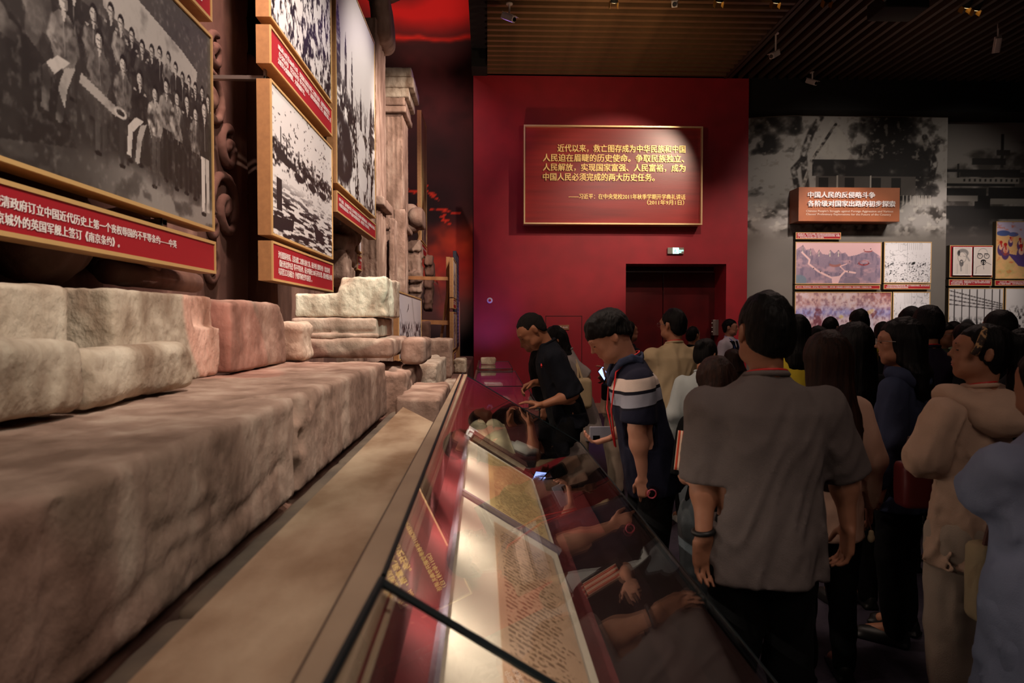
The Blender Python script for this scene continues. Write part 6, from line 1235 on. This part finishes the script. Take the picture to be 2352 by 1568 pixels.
# tote
tb_ = empty('tote_bag', P(1338, 900, 5.7), 'cream cotton tote bag hanging from the long-haired woman', 'bag'); c = P(1339, 902, 5.62)
g = Grid((c[0]-.16, 5.5, c[2]-.2), (c[0]+.16, 5.8, c[2]+.2), .01); g.add(rbox((c[0], 5.62, c[2]), (.072, .055, .125), .035)); g.disp(lambda X, Y, Z: .008*fbm(X*14, Y*14, Z*8, 3)); link('body', g.mesh('body'), M['cl_beige'], tb_, True)
for dx in (-.045, -.01): b = MB(); b.tube([(c[0]+dx, 5.58, c[2]+.11), (c[0]-.03+dx*.3, 5.62, c[2]+.2), (c[0]-.05+dx*.2, 5.7, c[2]+.27)], .009, 6); b.make('strap', M['cl_beige'], tb_)
# -- beige T-shirt man
x, y = wpos(1547, 5.3); person('man in a loose beige T-shirt and black trousers seen from behind', x, y, 1.685, AWAY+.25, 'cl_beige', 'cl_black', 'shoe_w', hair='short', hy=.35, h=.0100, build=1.08, hem=.74, lanyard='back', glasses='wire', skin='skin', sleeve_t=1.0, hscale=1.05, wrinkle=1.2,
    L=dict(elbow=P(1505, 890, 5.45), wrist=P(1492, 880, 5.75)), R=dict(elbow=P(1598, 890, 5.45), wrist=P(1580, 900, 5.65)))
# -- denim shirt woman
x, y = wpos(1622, 4.65); dw = person('woman in a pale denim shirt with her dark hair tied in a bun', x-.02, y, 1.475, AWAY-.5, 'cl_denim', 'cl_jeans', 'shoe_w', hair='bun', sex='f', h=.0105, hy=-.35, hp=.25, sleeve='long', hem=.80, build=1.05, hscale=1.05, glasses='wire')
# -- child in front of the grey man
x, y = wpos(1676, 3.02); M['shoulder_stripe'] = mat('cream_shoulder_stripe', 'd2b8a0', .8); M['orange_stripe'] = mat('orange_red_stripe', 'b83c1c', .8)
ch = person('child in a black T-shirt with orange-striped sleeve, half hidden by the grey T-shirt man', x-.04, y+.05, 1.415, AWAY+.1, 'cl_black', 'cl_jeans', 'shoe_w', hair='bob', hairm='hair_brown', sex='f', h=.0110, build=.98, hem=.80, pants='wide', hscale=1.14, skin='skin_pale', L=dict(elbow=P(1572, 1090, 3.02), wrist=P(1590, 1110, 2.80)), sleeve_t=.95, hp=.1)
sh, el = ch['arms'][-1][0], ch['arms'][-1][1]; ax = (el-sh)/np.linalg.norm(el-sh); sd_ = np.cross(ax, A3(0, 1, 0)); sd_ /= np.linalg.norm(sd_); back_ = np.cross(ax, sd_)
if sd_[0] > 0: sd_ = -sd_
if back_[1] > 0: back_ = -back_
for nm, t0_, wd, mt_, rr_ in (('sleeve_panel', .0, .027, 'shoulder_stripe', .0740), ('sleeve_stripe', -.28, .004, 'orange_stripe', .0765), ('sleeve_stripe', .0, .004, 'orange_stripe', .0765), ('sleeve_stripe', .28, .004, 'orange_stripe', .0765)):
    r0 = .0600; vs, fs = [], []; n_ = 10; aw = wd/r0
    for i in range(n_+1):
        p0 = sh+(el-sh)*(.12+.80*i/n_)
        for j in range(5):
            t_ = .95+t0_+(-1+j/2)*aw; vs.append(p0+(sd_*math.cos(t_)+back_*math.sin(t_))*(r0+(rr_-.074)+.004))
    for i in range(n_):
        for j in range(4): fs.append((i*5+j, i*5+j+1, i*5+j+6, i*5+j+5))
    o_ = link(nm, pymesh(nm, vs, fs), M[mt_], ch['shirt'], True); md_ = o_.modifiers.new('solid', 'SOLIDIFY'); md_.thickness = .006; md_.offset = -1
# -- attendant
x, y = wpos(1672, 9.4); at = person('attendant with white shirt sleeves, dark waistcoat and blue lanyard by the doorway', x+.03, y, 1.63, RGT-.9, 'cl_white', 'cl_black', hair='short', h=.010, sleeve='long', lanyard='blue', face=True, skin='skin_pale', hy=.35, build=.95)
gv = Grid(at['W']((0, 0, .9))-.32, at['W']((0, 0, 1.3))+.32, .012); kk = at['S']; gv.add(loft(at['W']((0, 0, .93)), at['Rz'], [(-.02*kk, .176*kk, .135*kk), (.2*kk, .172*kk, .132*kk), (.36*kk, .155*kk, .13*kk), (.49*kk, .115*kk, .1*kk)])); Rz_ = at['Rz']; c_ = at['W']((0, .16, 1.45))
gv.add(ell(c_, (.035*kk, .1*kk, .16*kk), Rz_), .0, 's'); link('waistcoat', gv.mesh('waistcoat'), M['cl_dark'], at['root'], True)
# -- the crowd on the right
def crowd(label, u, Y, vtop, phi, **kw):
    x, y = wpos(u, Y); H = 1.6+(740-vtop)*Y/1568; kw.setdefault('h', .0135 if Y < 4 else .0165); return person(label, x, y, H, phi, **kw)
crowd('dark-haired person whose face looks right, beyond the beige T-shirt man', 1592, 8.2, 752, AWAY-.9, hair='short', h=.0125)
crowd('person with highlighted brown hair between the denim woman and the grey T-shirt man', 1683, 5.6, 806, AWAY+.2, hair='bob', hairm='hair_brown', sex='f', top='cl_cream')
crowd('tall dark-haired person just right of the grey T-shirt man, yellow shirt', 1828, 4.6, 727, AWAY-.1, hair='medium', top='cl_yellow')
crowd('woman with dark hair in a low bun, left of the man in dark glasses', 1878, 5.6, 751, AWAY+.2, hair='bun', sex='f')
crowd('man in glasses and dark clothes looking right, below the sea battle painting', 1908, 7.0, 731, AWAY-.9, hair='short', h=.0095, glasses='wire', face=True)
crowd('man in a yellow T-shirt with red lanyard, back to the camera', 1973, 6.1, 713, AWAY-.15, hair='short', top='cl_yellow', lanyard='back', build=1.08, h=.0105)
x, y = wpos(1898, 3.0); person('woman with long dark brown hair and pale shirt right of the grey T-shirt man', x, y, 1.525, AWAY-.1, 'cl_pinkbeige', 'cl_black', hair='long', hairm='hair_brown', sex='f', sleeve='long', h=.0115, hairlen=.52, hem=.72, build=1.02, hscale=1.22, hp=-.05, shoes='shoe_b')
crowd('woman with very long black hair and black clothes, left of the hooded woman', 1963, 3.75, 752, AWAY, hair='long', hairlen=.8, sex='f', sleeve='long', hscale=1.12, h=.011)
crowd('person with a round black head in front of the yellow T-shirt man', 1940, 4.9, 752, AWAY+.1, hair='bob', sex='f')
crowd('man with black hair and plum T-shirt, red lanyard at the neck', 2130, 4.3, 710, AWAY, hair='short', top='cl_purple', lanyard='back', build=1.1, h=.011, hscale=1.08)
crowd('man with broad black hair left of the plum T-shirt man', 2092, 5.25, 711, AWAY+.1, hair='short', build=1.05, hscale=1.08)
x, y = wpos(2072, 3.35); hw = person('woman in glasses with black hair and a slate hooded top, facing left', x, y, 1.60, AWAY+.75, 'cl_slate', 'cl_black', hair='medium', sex='f', hy=.35, h=.009, face=True, glasses='wire', hscale=1.06, skin='skin', hem=.72, sleeve='long')
g = Grid(hw['U']((0, -.05, 1.40))-.26, hw['U']((0, -.05, 1.45))+.26, .012)
for i in range(12):
    t_ = PI+PI*i/12; u2 = PI+PI*(i+1)/12
    g.add(seg(hw['U']((.11*math.cos(t_), .02+.12*math.sin(t_), 1.45-.04*abs(math.sin(t_)))), hw['U']((.11*math.cos(u2), .02+.12*math.sin(u2), 1.45-.04*abs(math.sin(u2)))), .034), .03)
g.disp(lambda X, Y, Z: .008*fbm(X*18, Y*18, Z*18, 3)); link('hood', g.mesh('hood'), M['cl_slate'], hw['shirt'], True)
crowd('small dark head between the yellow T-shirt man and the hooded woman', 2028, 7.4, 742, AWAY-.3, hair='bob', sex='f', top='cl_white', sleeve='long')
crowd('woman in a pale blouse beside the hooded woman, far back', 2045, 6.4, 747, AWAY+.3, hair='medium', sex='f', top='cl_white', h=.0125)
crowd('woman in glasses, facing the camera between the plum T-shirt man and headband woman', 2167, 6.0, 743, TOCAM+.5, hair='bob', sex='f', face=True, glasses='wire', h=.0095, top='cl_green')
crowd('man in a green shirt far behind the woman in glasses, right of her', 2192, 7.2, 741, TOCAM+.3, hair='short', h=.0095, top='cl_green', face=True)
# -- headband woman in the cream hooded top
x, y = wpos(2245, 2.55); bw_ = person('woman in a cream hooded top with a plaid headband and black ponytail', x, y, 1.585, AWAY+.35, 'cl_cream', 'cl_ltpants', hair='pony', sex='f', hy=.85, hp=-.12, h=.0082, face=True, skin='skin', lanyard='back', sleeve='long', hem=.735, pants='wide', build=1.22, hscale=.98, wrinkle=1.5, hairlen=.5, shoes='shoe_w',
    L=dict(elbow=P(2122, 1050, 2.5), wrist=P(2175, 1060, 2.80)), R=dict(elbow=P(2390, 1060, 2.55), wrist=P(2330, 1030, 2.85)))
b = MB(); HDf = bw_['HD']; pts_ = [tuple(HDf((.088*math.cos(t), .035-.03*math.sin(t), .015+.098*math.sin(t)))) for t in [PI*i/16-.25+.5*(i/16) for i in range(17)]]
b.tube(pts_, .013, 8); hb_ = b.make('headband', mat('tan_plaid_fabric', 'b08a5c', .8, '2e2018', 60, contrast=(.45, .5)), bw_['hair'], True)
g = Grid(bw_['U']((0, -.1, 1.33))-.32, bw_['U']((0, -.1, 1.45))+.3, .010); Uf = bw_['U']
for i in range(14):
    t_ = PI*.95+PI*1.1*i/14; u2 = PI*.95+PI*1.1*(i+1)/14
    z1_, z2_ = [1.44-.10*max(0, -math.sin(q)) for q in (t_, u2)]; a_, c_ = Uf((.135*math.cos(t_), .02+.17*math.sin(t_), z1_)), Uf((.135*math.cos(u2), .02+.17*math.sin(u2), z2_)); g.add(seg(a_, c_, .040), .03)
g.add(ell(Uf((0, -.10, 1.37)), (.13, .07, .09), bw_['Rt']), .04); g.disp(lambda X, Y, Z: .010*fbm(X*14, Y*14, Z*26, 3)); link('hood', g.mesh('hood'), M['cl_cream'], bw_['shirt'], True)
rb = empty('handbag', P(2095, 1110, 2.75), 'dark red handbag beside the cream hooded woman', 'bag'); c = P(2097, 1112, 2.8)
g = Grid((c[0]-.16, 2.6, c[2]-.17), (c[0]+.16, 3.0, c[2]+.17), .01); g.add(rbox((c[0], 2.8, c[2]), (.062, .05, .095), .02)); g.disp(lambda X, Y, Z: .005*fbm(X*12, Y*12, Z*12, 3)); link('body', g.mesh('body'), mat('dark_red_leather', '6a1c20', .5), rb, True)
b = MB(); b.tube([(c[0]-.04, 2.8, c[2]+.09), (c[0]-.02, 2.8, c[2]+.2), (c[0]+.04, 2.8, c[2]+.21), (c[0]+.05, 2.8, c[2]+.09)], .007); b.make('strap', M['brown_leather'], rb)
# -- pale blue jacket at the right edge
x, y = wpos(2420, 1.86); person('person in a pale blue long shirt cut by the right edge of the picture', x, y, 1.52, AWAY+.2, 'cl_blue', 'cl_blue', hair='bob', sex='f', sleeve='long', h=.0125, hem=.55, pants='wide', build=1.25, L=dict(elbow=P(2262, 1120, 1.9), wrist=P(2330, 1160, 2.1)), wrinkle=1.3)
sb = empty('shoulder_bag', P(2272, 1300, 2.05), 'canvas bag with a brown strap between the cream and pale blue visitors', 'bag'); c = P(2275, 1340, 2.1)
g = Grid((c[0]-.14, 1.95, c[2]-.2), (c[0]+.14, 2.3, c[2]+.25), .011); g.add(rbox((c[0], 2.12, c[2]), (.05, .05, .13), .03)); g.disp(lambda X, Y, Z: .006*fbm(X*14, Y*14, Z*9, 3)); link('body', g.mesh('body'), M['cl_beige'], sb, True)
b = MB(); b.tube([(c[0]-.02, 2.10, c[2]+.12), (c[0]-.01, 2.08, c[2]+.23), (c[0]+.02, 2.06, c[2]+.33)], .010, 6); b.make('strap', M['brown_leather'], sb)
crowd('man with black hair high above the headband woman, far back', 2295, 4.0, 717, AWAY, hair='short', build=1.05)
crowd('man in glasses at the right edge looking left', 2345, 3.4, 762, LFT+.3, hair='short', face=True, glasses='wire', h=.0095)
crowd('dark-clothed person standing behind the plum T-shirt man', 2218, 5.0, 745, AWAY, hair='medium', sex='f')
ks = empty('key_charm', P(2000, 1200, 2.95), 'small tan charm on a cord hanging at the hip beside the pale open shirt', 'charm'); c = P(2001, 1235, 2.9)
g = Grid(np.array(c)-.06, np.array(c)+.06, .006); g.add(ell(c, (.016, .012, .022))); g.add(ell(c+A3(0, 0, .025), (.012, .01, .012)), .006); link('charm', g.mesh('charm'), M['cl_beige'], ks, True)
b = MB(); b.tube([tuple(c+A3(0, 0, .035)), tuple(c+A3(-.012, .01, .09))], .003, 5); b.make('cord', M['brown_leather'], ks)
